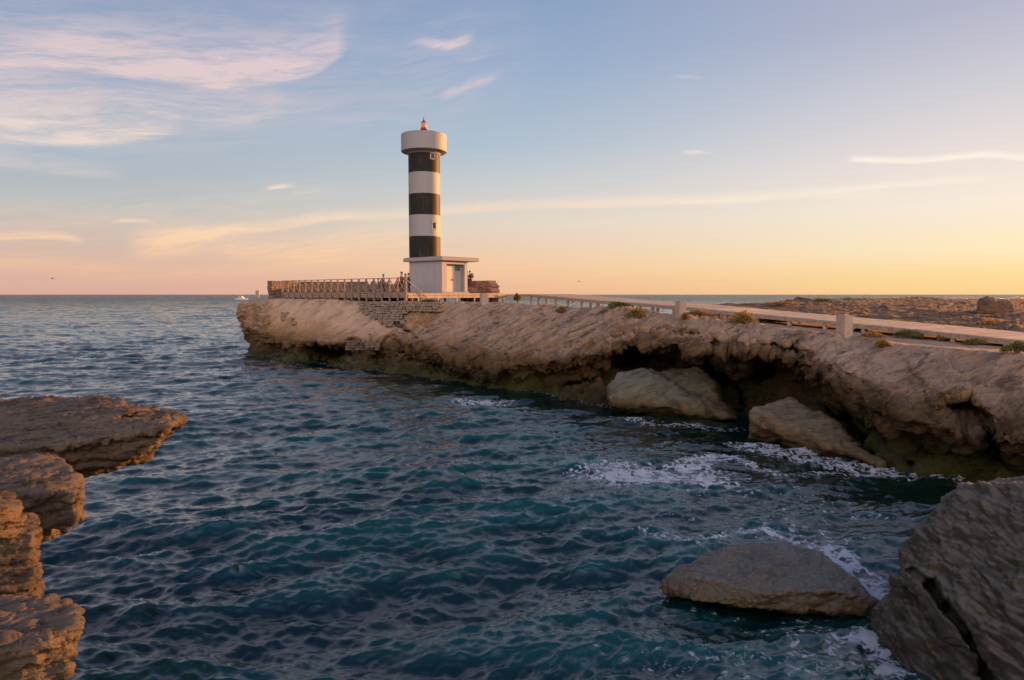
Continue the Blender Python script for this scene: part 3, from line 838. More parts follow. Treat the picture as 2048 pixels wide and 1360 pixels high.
rock('rock_ledge', beds_of([(-500, 800, 12.5), (-100, 808, 11.8), (235, 806, 11.2), (325, 824, 10.4), (368, 836, 10.0), (332, 851, 9.25), (300, 860, 9.2), (180, 880, 9.1), (0, 912, 8.9), (-500, 975, 8.3)], 7, 0.072, 0.028, 0.07, 3, 2.0)
     + beds_of([(-300, 806, 11.9), (20, 800, 11.4), (150, 803, 11.2), (240, 798, 10.9), (262, 822, 10.0), (225, 842, 9.7), (120, 856, 9.5), (-300, 880, 9.4)], 2, 0.05, 0.02, 0.06, 5, 1.0),
     0.022, MAT_LEDGE, 'topmost long flat ledge at left with a sunlit orange pointed tip over the sea', 'rock ledge', 3.1, (0.05, 0.022, 0.016), 1.3, -14, beds_a=0.04, blk=0.05, group=G_, smooth_it=0)
rock('rock_ledge', beds_of([(-400, 930, 8.6), (100, 912, 8.6), (130, 924, 7.9), (166, 968, 7.2), (150, 985, 7.0), (0, 985, 6.85), (-400, 1000, 6.6)], 6, 0.07, 0.004, 0.035, 11, 1.0)
     + beds_of([(-400, 1000, 9.0), (100, 990, 8.8), (155, 1030, 7.5), (140, 1040, 7.3), (0, 1045, 7.1), (-400, 1060, 7.0)], 3, 0.08, 0.05, 0.03, 12, 1.0),
     0.02, MAT_LEDGE, 'grey blocky ledge tucked right under the long pointed ledge', 'rock ledge', 8.4, (0.035, 0.016, 0.012), 1.6, -14, beds_a=0.03, blk=0.035, group=G_, smooth_it=0)
rock('rock_ledge', beds_of([(-300, 985, 6.4), (20, 992, 6.2), (42, 1008, 5.85), (36, 1022, 5.62), (-10, 1020, 5.4), (-200, 1020, 5.1)], 3, 0.07, 0.01, 0.02, 21, 0.6)
     + beds_of([(-300, 1040, 6.7), (58, 1030, 6.3), (76, 1052, 5.95), (66, 1068, 5.75), (0, 1070, 5.6), (-300, 1090, 5.2)], 7, 0.08, 0.004, 0.022, 22, 0.8),
     0.017, MAT_LEDGE, 'ledge block at the left edge with a knobbly bright orange sunlit cap', 'rock ledge', 1.7, (0.025, 0.012, 0.010), 2.0, -14, beds_a=0.022, blk=0.025, group=G_, smooth_it=0)
rock('rock_ledge', beds_of([(-300, 1190, 5.7), (0, 1195, 5.45), (126, 1203, 5.15), (163, 1222, 4.9), (158, 1250, 4.65), (70, 1285, 4.42), (-300, 1340, 4.0)], 9, 0.08, 0.014, 0.022, 31, 1.2),
     0.016, MAT_LEDGE, 'lowest grey ledge in the bottom left corner of the view', 'rock ledge', 12.9, (0.025, 0.012, 0.009), 2.2, -18, beds_a=0.022, blk=0.02, group=G_, smooth_it=0)
# the shore these ledges grow from, outside the frame
rock('near_shore', [[(-16, 13.5, -1.5), (-11.6, 13.5, -1.5), (-16, 13.5, 4.0), (-11.2, 13.2, 3.8), (-5.4, 5.2, -1.5), (-4.9, 5.0, 3.6), (-16, 2, -1.5), (-3.2, 2.0, -1.5), (-3.2, 2.0, 3.4), (-16, 2, 4.2), (-7.5, 8.0, 4.0), (-7.9, 8.0, -1.5)],
                    [(-16, 2.5, -1.5), (4.0, 1.4, -1.5), (4.0, 1.4, 4.2), (-16, 2.5, 4.3), (-16, -6, -1.5), (8, -6, -1.5), (8, -6, 4.4), (-16, -6, 4.4)]],
     0.12, MAT_LEDGE, None, seed=4.4, amps=(0.15, 0.1, 0.03), freq=0.8, kind='structure')
# boulders in and beside the sea cave
rock('boulder', [pp([(1214, 775, 35.5), (1240, 752, 36.5), (1290, 746, 36.5), (1345, 766, 36), (1400, 800, 34.5), (1440, 822, 33.4), (1463, 838, 33), (1300, 770, 35), (1340, 790, 34.3), (1218, 800, 35.2), (1300, 750, 39), (1440, 800, 36)]) + [P(1216, 832, z=-0.6), P(1340, 846, z=-0.6), P(1465, 852, z=-0.6), np.array([9.0, 38, -0.6]), np.array([13.0, 36.0, -0.6])]],
     0.11, MAT_BOULDER, 'rounded grey green boulder with a crack lying in the mouth of the sea cave', 'boulder', 2.2, (0.30, 0.10, 0.03), 0.45, 20, grooves=[(1330, 755, 1400, 795, 5, .35), (1400, 795, 1432, 845, 5, .35)], beds_a=0.03, blk=0.06, group='boulders fallen from the headland')
rock('boulder', [pp([(1300, 752, 38.2), (1335, 738, 38.5), (1400, 736, 38), (1408, 760, 37), (1440, 800, 35.6), (1450, 820, 35), (1400, 790, 36), (1380, 745, 41), (1440, 780, 39)]) + [P(1440, 842, z=-0.4), P(1350, 815, z=-0.4)]],
     0.11, MAT_BOULDER, 'tall pale grey boulder leaning behind the rounded one in the cave mouth', 'boulder', 6.1, (0.25, 0.10, 0.03), 0.5, 20, beds_a=0.03, blk=0.07, group='boulders fallen from the headland')
rock('boulder', [pp([(1502, 818, 28.6), (1530, 802, 29), (1582, 798, 29), (1640, 832, 27.6), (1700, 880, 25.8), (1775, 935, 24), (1510, 850, 28.2), (1600, 840, 27.4), (1700, 905, 25.0), (1600, 815, 31), (1700, 880, 28)]) + [P(1500, 890, z=-0.5), P(1560, 905, z=-0.5), P(1660, 930, z=-0.5), P(1785, 955, z=-0.5), np.array([13.5, 30, -0.5])]],
     0.09, MAT_WETROCK, 'wedge shaped brown boulder sloping into the foam right of the cave', 'boulder', 9.4, (0.25, 0.09, 0.03), 0.55, 30, beds_a=0.03, blk=0.07, group='boulders fallen from the headland')
# flat rock awash
rock('sea_rock', [pp([(1326, 1164, 14.0), (1345, 1142, 14.1), (1400, 1112, 14.5), (1460, 1090, 14.8), (1540, 1087, 14.8), (1640, 1112, 14.4), (1700, 1150, 13.8), (1752, 1205, 13.1), (1430, 1160, 13.4), (1550, 1187, 12.85), (1650, 1180, 12.9), (1720, 1190, 12.9), (1332, 1186, 13.9), (1400, 1206, 13.2), (1500, 1218, 12.95), (1620, 1222, 12.85), (1740, 1230, 12.9)]) + [P(1420, 1180, z=-0.9), P(1700, 1200, z=-0.9), P(1470, 1120, z=-0.9), P(1620, 1130, z=-0.9)]],
     0.03, MAT_FLAT, 'low flat wet rock with white speckles, washed by foam near the large dark boulder', 'rock', 5.5, (0.10, 0.035, 0.014), 1.0, 6, beds_a=0.02, blk=0.04, smooth_it=2)
# big dark boulder, lower right
rock('boulder', [pp([(1885, 1000, 11.7), (1932, 962, 11.3), (2000, 960, 10.7), (2300, 970, 9.2), (1852, 1040, 11.7), (1800, 1105, 11.9), (1804, 1160, 11.5), (1835, 1150, 11.1), (1950, 1290, 9.9), (2020, 1400, 9.0), (2300, 1300, 7.8), (2300, 1500, 7.5), (2020, 1130, 10.1), (1900, 1010, 14), (2300, 1000, 14)]) + [P(1850, 1300, z=-0.8), P(2300, 1500, z=-0.8), np.array([11.0, 14, -0.8])],
                 pp([(1795, 1150, 12.0), (1836, 1156, 11.4), (1866, 1195, 11.1), (1754, 1215, 12.4), (1748, 1245, 12.4), (1945, 1330, 10.2), (1985, 1420, 9.5), (1870, 1250, 10.9), (1790, 1300, 11.8)]) + [P(1750, 1270, z=-0.8), P(1800, 1420, z=-0.8), P(2000, 1500, z=-0.8), np.array([8.5, 12.6, -0.8])]],
     0.032, MAT_DARKROCK, 'huge dark boulder at the lower right split by a diagonal crack', 'boulder', 7.7, (0.16, 0.04, 0.022), 1.0, -28, grooves=[(1825, 1142, 1868, 1172, 9, .3), (1866, 1170, 1890, 1212, 15, .9), (1898, 1214, 1938, 1275, 14, .9), (1938, 1275, 1990, 1400, 9, .7)], beds_a=0.015, blk=0.045, smooth_it=4)
# ------------------------------------------------------------------ sea
def ocean(N, L, V_, ang, seed, spread, lmin, lmax):
    rs = np.random.RandomState(seed)
    k1 = 2 * np.pi * np.fft.fftfreq(N, L / N)
    kx, ky = np.meshgrid(k1, k1, indexing='ij')
    k = np.hypot(kx, ky)
    k[0, 0] = 1
    Lp = V_ * V_ / 9.81
    cosd = (kx * math.cos(ang) + ky * math.sin(ang)) / k
    Pk = np.exp(-1 / (k * Lp) ** 2) / k ** 4 * (0.02 + np.abs(cosd) ** spread)
    Pk *= np.exp(-(k * lmin / 6.28) ** 2) * (k > 6.28 / lmax)
    Pk[0, 0] = 0
    h = (rs.normal(size=(N, N)) + 1j * rs.normal(size=(N, N))) * np.sqrt(Pk)
    z = np.fft.ifft2(h)
    H = np.fft.fft2(z.real)
    sc = 1.0 / z.real.std()
    dx = np.fft.ifft2(1j * kx / k * H).real * sc
    dy = np.fft.ifft2(1j * ky / k * H).real * sc
    return z.real * sc, dx, dy
def samp(T, L, x, y):
    N = T.shape[0]
    u = x / L * N
    v_ = y / L * N
    i = np.floor(u).astype(int)
    j = np.floor(v_).astype(int)
    fu, fv = u - i, v_ - j
    i0, j0, i1, j1 = i % N, j % N, (i + 1) % N, (j + 1) % N
    return (T[i0, j0] * (1 - fu) * (1 - fv) + T[i1, j0] * fu * (1 - fv) + T[i0, j1] * (1 - fu) * fv + T[i1, j1] * fu * fv)
angs = np.radians(np.linspace(-60, 60, 1180))
rr = [2.5]
while rr[-1] < 70000:
    r_ = rr[-1]
    rr.append(r_ + (0.10 if r_ < 8 else (max(0.045, r_ * 0.0042) if r_ < 110 else (r_ * 0.0062 if r_ < 1500 else (r_ * 0.02 if r_ < 6000 else r_ * 0.12)))))
rr = np.array(rr)
RR, AA = np.meshgrid(rr, angs, indexing='ij')
sx, sy = (RR * np.sin(AA)).ravel(), (RR * np.cos(AA)).ravel()
r1 = RR.ravel()
wd = math.radians(108)
tiles = [(ocean(512, 411.0, 6.0, wd + 0.1, 21, 4.0, 5.0, 50), 411.0, 0.13, 1.0, 3000, 0.15), (ocean(512, 61.0, 2.7, wd, 3, 5.0, 0.30, 9), 54.0, 0.070, 0.75, 500, 0.0), (ocean(512, 23.3, 1.7, wd + 0.12, 5, 4.0, 0.14, 3.2), 16.6, 0.027, 0.6, 170, 0.5), (ocean(512, 9.1, 1.0, wd - 0.15, 9, 2.5, 0.05, 1.1), 6.6, 0.0105, 0.5, 90, -0.6)]
# calmer in the lee of the cliff and the boulders
sz = np.zeros_like(sx)
szs = np.zeros_like(sx)
ox, oy = np.zeros_like(sx), np.zeros_like(sx)
for k, ((h, dx, dy), L, a, ch, rf, rot) in enumerate(tiles):
    c, s2 = math.cos(rot * 0.3), math.sin(rot * 0.3)
    X2, Y2 = sx * c - sy * s2, sx * s2 + sy * c
    fade = a * (1 - sstep(r1, rf * 0.5, rf * 2.2))
    if L < 20:
        fade = fade * (1 + 0.45 * fbm(np.stack([sx * 0.09 + k * 5, sy * 0.05, sx * 0], 1), 3))
    hz = fade * samp(h, L, X2, Y2)
    sz += hz
    if L < 100:
        szs += hz
    ddx, ddy = samp(dx, L, X2, Y2), samp(dy, L, X2, Y2)
    ox += fade * ch * (ddx * c + ddy * s2)
    oy += fade * ch * (-ddx * s2 + ddy * c)
gust = 1 + 0.30 * fbm(np.stack([sx * 0.035, sy * 0.035, sx * 0], 1), 2)
sz *= gust
SV = np.stack([sx + ox, sy + oy, sz], 1)
# foam: along the rocks, in drifting patches, and a little on crests
def poly_dist(pts, x, y):
    d = np.full(x.shape, 1e9)
    for (ax, ay), (bx, by) in zip(pts, pts[1:]):
        t_ = np.clip(((x - ax) * (bx - ax) + (y - ay) * (by - ay)) / ((bx - ax) ** 2 + (by - ay) ** 2 + 1e-9), 0, 1)
        d = np.minimum(d, np.hypot(x - ax - t_ * (bx - ax), y - ay - t_ * (by - ay)))
    return d
near = (r1 < 100) & (np.degrees(AA.ravel()) < 50)
fx, fy = sx[near], sy[near]
foam = np.zeros_like(sx)
fo = np.zeros_like(fx)
wl = lambda L: [tuple(P(a, b, z=0.0)[:2]) for a, b in L]
d_c = poly_dist(wl([(507, 712), (562, 723), (650, 724), (720, 747), (815, 752), (870, 758), (985, 772), (1100, 790), (1210, 808)]), fx, fy)
fo = np.maximum(fo, 0.55 * (1 - sstep(d_c, 0.1, 1.7)))
for L, wdt, st in [([(1212, 834), (1340, 850), (1465, 855)], 0.9, 0.75), ([(1500, 893), (1600, 908), (1700, 935), (1790, 955)], 1.1, 1.0), ([(1530, 900), (1640, 925), (1720, 935)], 1.6, 0.7), ([(1790, 945), (1880, 962), (1920, 968)], 0.8, 0.8),
                  ([(1325, 1185), (1400, 1212), (1500, 1226), (1600, 1226), (1740, 1240)], 0.22, 0.5), ([(1290, 1085), (1400, 1100), (1460, 1082), (1540, 1075), (1640, 1100), (1700, 1150), (1755, 1200)], 0.42, 0.72),
                  ([(1680, 1110), (1760, 1150), (1750, 1210)], 0.5, 1.0), ([(1740, 1265), (1795, 1290), (1798, 1400)], 0.45, 1.0), ([(1240, 955), (1330, 960), (1400, 970)], 2.2, 1.0), ([(1330, 950), (1400, 925), (1450, 912)], 0.9, 0.9), ([(1230, 948), (1390, 972)], 1.2, 1.0),
                  ([(1470, 920), (1560, 955), (1650, 950), (1760, 945)], 0.6, 0.8), ([(920, 800), (975, 812), (1010, 800)], 1.0, 0.75), ([(540, 712), (640, 742), (700, 745)], 0.9, 0.55)]:
    fo = np.maximum(fo, st * (1 - sstep(poly_dist(wl(L), fx, fy), wdt * 0.15, wdt * 1.5)))
def patch(px, py, rx, ry, st):
    c = P(px, py, z=0.0)
    r = np.sqrt(((fx - c[0]) / rx) ** 2 + ((fy - c[1]) / ry) ** 2)
    return st * (1 - sstep(r, 0.2, 1.15))
for a in [(1300, 957, 2.2, 0.9, 1.3), (1360, 962, 1.6, 0.8, 1.3), (1400, 935, 1.2, 0.8, .9), (965, 803, 2.2, 1.6, .85), (1650, 1310, 2.2, 1.6, .60), (1500, 1330, 2.6, 1.6, .42), (1720, 1290, 1.0, 1.0, .85), (1600, 1255, 2.2, 0.5, .6), (1350, 1300, 1.6, 1.2, .4), (1620, 1080, 3.0, 2.2, .5), (1380, 1060, 2.2, 2.6, .36), (1560, 1000, 4.5, 4, .40), (1300, 900, 6, 4, .36), (1720, 1040, 2.2, 2.6, .46), (470, 690, 6, 9, .50), (1000, 830, 7, 5, .30), (1150, 1340, 2.0, 1.2, .30), (700, 1340, 2.2, 1.0, .24), (760, 1240, 1.5, 1.0, .22), (1100, 950, 6, 5, .24)]:
    fo = np.maximum(fo, patch(*a))
fo = np.clip(np.minimum(fo, 1.25) + 0.25 * fo * fbm(np.stack([fx * 0.9, fy * 0.9, fx * 0], 1), 3), 0, 1)
foam[near] = fo
crest = sstep(szs, 0.24, 0.34) * (r1 < 60) * 0.30
foam = np.maximum(foam, crest)
# green shallows beside the rocks
shal = np.zeros_like(sx)
d_all = poly_dist(wl([(560, 723), (720, 747), (870, 758), (985, 772), (1100, 790), (1210, 808), (1340, 850), (1500, 893), (1790, 955), (1900, 965), (1980, 1000)]), fx, fy)
shal[near] = 1 - sstep(d_all * (1 + 0.35 * perlin(np.stack([fx * 0.25, fy * 0.25, fx * 0], 1))), 1.5, np.where(fx > 5, 10.0, 7.0))
# settle the water a little around the rocks
me = grid_mesh('sea', SV, len(angs), len(rr), flip=True)
set_attr(me, 'foam', foam)
set_attr(me, 'shallow', shal)
set_attr(me, 'crest', np.clip(szs / 0.32 + 0.5, 0, 1))
m_, t, b = new_mat('sea_water')
p = t.n('ShaderNodeNewGeometry').outputs['Position']
at = lambda nm: t.n('ShaderNodeAttribute', attribute_name=nm).outputs['Fac']
fa, sh, cr = at('foam'), at('shallow'), at('crest')
dist = t.v('LENGTH', p)
deep = t.mix(t.rng(cr, 0.30, 0.75), (0.001, 0.016, 0.018), (0.0025, 0.048, 0.050))
c = t.mix(t.m('MULTIPLY', sh, 0.92), deep, (0.0015, 0.011, 0.008))
pw = t.v('ADD', p, t.v('SCALE', t.v('SUBTRACT', t.noise(p, 1.1, 5, col=True), (0.5, 0.5, 0.5)), None, 1.7))
v1 = t.voro(pw, 1.5, 'DISTANCE_TO_EDGE')
v2 = t.voro(pw, 4.2, 'DISTANCE_TO_EDGE')
lace = t.m('ADD', t.m('MULTIPLY', t.rng(v1, 0.22, 0.0), 0.55), t.m('MULTIPLY', t.rng(v2, 0.22, 0.0), 0.30))
bub = t.noise(p, 6, 6, 0.7)
fl = t.m('ADD', t.m('MULTIPLY', lace, 0.55), t.m('MULTIPLY', t.rng(bub, 0.35, 0.7), 0.45))
thr = t.m('SUBTRACT', 0.93, t.m('MULTIPLY', fa, 0.80))
fm = t.m('MULTIPLY', t.rng(fl, thr, t.m('ADD', thr, 0.34)), 0.92)
fm = t.m('MULTIPLY', fm, t.rng(fa, 0.02, 0.25))
c = t.mix(t.rng(dist, 120, 900), c, (0.008, 0.026, 0.040))
c = t.mix(fm, c, (0.36, 0.42, 0.52))
t.put(b.inputs['Specular IOR Level'], t.rng(dist, 60, 450, 0.55, 0.06))
t.put(b.inputs['Base Color'], c)
b.inputs['IOR'].default_value = 1.72
t.put(b.inputs['Roughness'], t.m('ADD', t.m('MULTIPLY', fm, 0.6), t.rng(dist, 60, 900, 0.03, 0.22)))
# small ripples; long crests lie across the wind
rot = math.radians(20)
q1 = t.noise(t.mapping(t.mapping(p, rot=(0, 0, -rot)), sc=(1.0, 2.4, 1)), 2.6, 7, 0.66)
q2 = t.noise(t.mapping(p, rot=(0, 0, -rot), sc=(0.30, 0.62, 1)), 0.9, 6, 0.62)
far = t.noise(t.mapping(p, rot=(0, 0, -rot * 0.3), sc=(0.09, 0.22, 1)), 1.0, 7, 0.68)
bp = t.n('ShaderNodeBump')
bp.inputs['Distance'].default_value = 0.02
bp.inputs['Strength'].default_value = 0.7
t.put(bp.inputs['Height'], q1)
bp2 = t.n('ShaderNodeBump')
t.put(bp2.inputs['Distance'], t.rng(dist, 30, 260, 0.05, 0.85))
bp2.inputs['Strength'].default_value = 0.9
t.put(bp2.inputs['Height'], q2)
t.t.links.new(bp.outputs[0], bp2.inputs['Normal'])
bp3 = t.n('ShaderNodeBump')
t.put(bp3.inputs['Distance'], t.rng(dist, 150, 1500, 0.0, 12.0))
bp3.inputs['Strength'].default_value = 0.9
t.put(bp3.inputs['Height'], far)
t.t.links.new(bp2.outputs[0], bp3.inputs['Normal'])
t.t.links.new(bp3.outputs[0], b.inputs['Normal'])
tag(link('sea', me, m_), kind='structure')
# ------------------------------------------------------------------ ray casting onto the headland, to stand things on it
from mathutils.bvhtree import BVHTree
def bvh_of(o, skip=1):
    me = o.data
    n = len(me.vertices)
    co = np.empty(n * 3, dtype=np.float32)
    me.vertices.foreach_get('co', co)
    li = np.empty(len(me.loops), dtype=np.int32)
    me.loops.foreach_get('vertex_index', li)
    return BVHTree.FromPolygons(co.reshape(-1, 3).tolist(), li.reshape(-1, 4).tolist())
BV = bvh_of(head)
BVL = bvh_of(bpy.data.objects['far_shore'])
def cast(px, py, bv=None):
    d = ray(px, py)
    r = (bv or BV).ray_cast(Vector((0, 0, EZ)), Vector(d).normalized())
    return r[0], r[1]
def down(x, y, default=5.2, bv=None):
    r = (bv or BV).ray_cast(Vector((x, y, 30)), Vector((0, 0, -1)))
    return r[0].z if r[0] else default

# ------------------------------------------------------------------ materials of built things
def paint_mat(name, col, rough=0.6, stain_or_shade=(0.25, 0.2, 0.14), amt=0.35, vscale=1.0):
    m_, t, b = new_mat(name)
    p = t.n('ShaderNodeNewGeometry').outputs['Position']
    n = t.noise(t.mapping(p, sc=(1.6, 1.6, 0.35)), 1.6 * vscale, 6, 0.65)
    n2 = t.noise(p, 9 * vscale, 5, 0.7)
    c = t.mix(t.rng(n, 0.5, 0.72, 0, amt), tuple(col), tuple(stain_or_shade))
    c = t.mix(t.rng(n2, 0.62, 0.75, 0, amt), c, tuple(stain_or_shade))
    t.put(b.inputs['Base Color'], c)
    b.inputs['Roughness'].default_value = rough
    bp = t.n('ShaderNodeBump')
    bp.inputs['Strength'].default_value = 0.25
    bp.inputs['Distance'].default_value = 0.03
    t.put(bp.inputs['Height'], n2)
    t.t.links.new(bp.outputs[0], b.inputs['Normal'])
    return m_
WHITE = paint_mat('white_render', (0.30, 0.305, 0.33))
def _dull(m_, v):
    [n for n in m_.node_tree.nodes if n.type == 'BSDF_PRINCIPLED'][0].inputs['Specular IOR Level'].default_value = v
WHITE2 = paint_mat('white_band_paint', (0.27, 0.275, 0.285), amt=0.25)
BLACK = paint_mat('black_band_paint', (0.016, 0.0175, 0.017), 0.55, (0.09, 0.06, 0.045), 0.5)
_dull(BLACK, 0.15)
ROOFM = paint_mat('roof_concrete', (0.29, 0.275, 0.275), 0.8)
WOOD = simple_mat('weathered_wood', (0.42, 0.33, 0.26), (0.28, 0.21, 0.16), 5, 0.8, 0.3, streaks=(1, 1, 0.3))
WOODD = simple_mat('old_wood', (0.30, 0.24, 0.19), (0.20, 0.155, 0.12), 5, 0.85, 0.3)
def planks_mat(name, c1, c2):
    m_, t, b = new_mat(name)
    p = t.n('ShaderNodeNewGeometry').outputs['Position']
    n = t.noise(p, 2.5, 4, 0.6)
    r = t.n('ShaderNodeNewGeometry').outputs['Random Per Island']
    c = t.mix(t.rng(r, 0, 1), tuple(c1), tuple(c2))
    t.put(b.inputs['Base Color'], t.mix(t.rng(n, 0.4, 0.7, 0, 0.5), c, tuple(x * 0.6 for x in c2)))
    b.inputs['Roughness'].default_value = 0.8
    return m_
PLANK = planks_mat('deck_planks', (0.50, 0.42, 0.36), (0.36, 0.29, 0.24))
def stone_mat(name, c1, c2):
    m_, t, b = new_mat(name)
    g = t.n('ShaderNodeNewGeometry')
    n = t.noise(g.outputs['Position'], 6, 5, 0.7)
    c = t.mix(t.rng(g.outputs['Random Per Island'], 0, 1, 0, 1, False), tuple(c1), tuple(c2))
    c = t.mix(t.rng(n, 0.45, 0.7, 0, 0.6), c, tuple(x * 0.5 for x in c2))
    t.put(b.inputs['Base Color'], c)
    b.inputs['Roughness'].default_value = 0.92
    bp = t.n('ShaderNodeBump')
    bp.inputs['Strength'].default_value = 0.7
    bp.inputs['Distance'].default_value = 0.05
    t.put(bp.inputs['Height'], n)
    t.t.links.new(bp.outputs[0], b.inputs['Normal'])
    return m_
STONE_B = stone_mat('brown_wall_stone', (0.20, 0.15, 0.11), (0.12, 0.09, 0.07))
STONE_R = stone_mat('reddish_wall_stone', (0.42, 0.25, 0.17), (0.28, 0.16, 0.11))
STONE_G = stone_mat('grey_masonry', (0.235, 0.195, 0.16), (0.19, 0.155, 0.125))
STONE_P = stone_mat('pillar_stone', (0.40, 0.31, 0.25), (0.34, 0.27, 0.22))
RUST = simple_mat('rusty_metal', (0.20, 0.10, 0.06), (0.10, 0.06, 0.04), 8, 0.6, 0.2)
REDP = simple_mat('red_paint', (0.45, 0.04, 0.03), (0.30, 0.03, 0.03), 8, 0.45)
AMBER = simple_mat('amber_lens', (0.65, 0.30, 0.10), (0.5, 0.22, 0.08), 3, 0.15)
DARKM = simple_mat('dark_metal', (0.05, 0.05, 0.05), (0.09, 0.07, 0.06), 8, 0.5)
DOORM = paint_mat('door_paint', (0.50, 0.46, 0.38), 0.6, (0.42, 0.24, 0.12), 0.7)
GLASSD = simple_mat('dark_glass', (0.03, 0.035, 0.04), (0.02, 0.02, 0.02), 2, 0.1)
GREYP = simple_mat('grey_frame', (0.42, 0.42, 0.41), None, 4, 0.6)

# ------------------------------------------------------------------ platform frame: a = along the receding left edge, r = along the right edge
C0 = np.array([-8.57, 56.0])
LF = np.array([-0.745, 0.667])
RT = np.array([0.667, 0.745])
def at(a, r, z=0.0):
    q = C0 + LF * a + RT * r
    return (q[0], q[1], z)
LF3, RT3, UP3 = (LF[0], LF[1], 0), (RT[0], RT[1], 0), (0, 0, 1)
DZ = EZ + 0.10
def fbox(mb, a0, a1, r0, r1, z0, z1, bev=0.0):
    return mb.obox(at((a0 + a1) / 2, (r0 + r1) / 2, (z0 + z1) / 2), LF3, RT3, UP3, ((a1 - a0) / 2, (r1 - r0) / 2, (z1 - z0) / 2), bev)
def root(name, a, r, z, label, cat, group=None):
    o = empty(name, at(a, r, z))
    tag(o, label, cat, group)
    return o
def attach(o, par):
    """parent a mesh built in world coordinates"""
    o.parent = par
    bpy.context.view_layer.update()
    o.matrix_parent_inverse = par.matrix_world.inverted()
    return o
def parts_of(par):
    loc = Matrix.LocRotScale(par.location, par.rotation_euler, None).inverted()
    def mk(mb, name, mat, parent=None, **k):
        o = mb.build(name, mat, None, **k)
        o.data.transform(loc)
        o.parent = parent or par
        return o
    return mk

# ------------------------------------------------------------------ wooden platform
pf = root('wooden_platform', 0, 0, 5.6, 'raised wooden deck around the lighthouse with a pale lit front edge', 'platform')
mk = parts_of(pf)
mb = MB()
r_ = 0.0
while r_ < 11.3:
    fbox(mb, 0.0, 19.7 if r_ < 9.0 else 9.5, r_ + 0.006, min(r_ + 0.145, 11.3), DZ - 0.05, DZ + random.uniform(-0.004, 0.004))
    r_ += 0.15
mk(mb, 'deck_boards', PLANK)
mb = MB()
fbox(mb, -0.05, -0.003, 0.0, 11.35, DZ - 0.17, DZ + 0.01, 0.008)
mk(mb, 'edge_board', WOOD)
mb = MB()
fbox(mb, -0.05, 19.75, -0.055, -0.004, DZ - 0.17, DZ + 0.01, 0.008)
mk(mb, 'edge_board', WOOD)
mb = MB()
fbox(mb, -0.02, 0.08, 0.1, 11.3, DZ - 0.40, DZ - 0.18, 0.01)
mk(mb, 'beam', WOOD)
mb = MB()
fbox(mb, 0.1, 19.6, 0.0, 0.1, DZ - 0.38, DZ - 0.18, 0.01)
for rr_ in (3, 6, 8.8):
    fbox(mb, 0.1, 19.6, rr_, rr_ + 0.1, DZ - 0.38, DZ - 0.06)
mk(mb, 'beam', WOODD)
for (a_, r0) in [(0.05, 1.2), (0.05, 3.4), (0.05, 5.6), (0.05, 7.8), (0.05, 9.6), (0.05, 11.1)] + [(a_, 3.0) for a_ in (2, 6, 10, 14, 18)] + [(a_, 6.0) for a_ in (2, 6, 10, 14, 18)] + [(a_, 8.8) for a_ in (2, 6, 10, 14, 18)]:
    x, y, _ = at(a_, r0)
    g = down(x, y, 5.5) - 0.15
    mb = MB()
    fbox(mb, a_ - 0.07, a_ + 0.07, r0 - 0.07, r0 + 0.07, g, DZ - 0.381, 0.01)
    mk(mb, 'leg', WOOD)

# ------------------------------------------------------------------ fence along the receding edge
FW = simple_mat('fence_wood', (0.27, 0.205, 0.155), (0.18, 0.135, 0.10), 5, 0.85, 0.3)
fr = root('wooden_fence', 0, -0.1, 5.6, 'weathered wooden fence with cross braces along the seaward edge of the deck', 'fence')
mk = parts_of(fr)
NP = 18
sp = 19.4 / NP
for i in range(NP + 1):
    a_ = i * sp
    x, y, _ = at(a_, -0.11)
    g = down(x, y, 5.5) - 0.12
    mb = MB()
    if i == 0:
        fbox(mb, a_ - 0.11, a_ + 0.11, -0.24, -0.062, g, EZ + 1.46, 0.02)
    else:
        fbox(mb, a_ - 0.06, a_ + 0.06, -0.18, -0.06, g, EZ + 1.33, 0.01)
    mk(mb, 'post', FW)
mb = MB()
mb.bar(at(-0.05, -0.115, EZ + 1.362), at(19.5, -0.115, EZ + 1.362), 0.10, 0.06, bev=0.01)
mk(mb, 'top_rail', FW)
mb = MB()
mb.bar(at(0.05, -0.20, DZ + 0.06), at(19.4, -0.20, DZ + 0.06), 0.04, 0.09)
mk(mb, 'bottom_rail', FW)
for i in range(NP):
    a0, a1 = i * sp + 0.06, (i + 1) * sp - 0.06
    mb = MB()
    mb.bar(at(a0, -0.10, EZ + 1.26), at(a1, -0.10, DZ + 0.12), 0.05, 0.065)
    mb.bar(at(a0, -0.148, DZ + 0.12), at(a1, -0.148, EZ + 1.26), 0.05, 0.05)
    mk(mb, 'cross_brace', FW)
mb = MB()
mb.tube([at(-0.10, -0.18, EZ + 1.20), at(-0.14, 1.0, EZ + 0.42), at(-0.16, 2.2, EZ - 0.38)], 0.045, 8)
mk(mb, 'sloping_handrail', WOOD, autos=40)

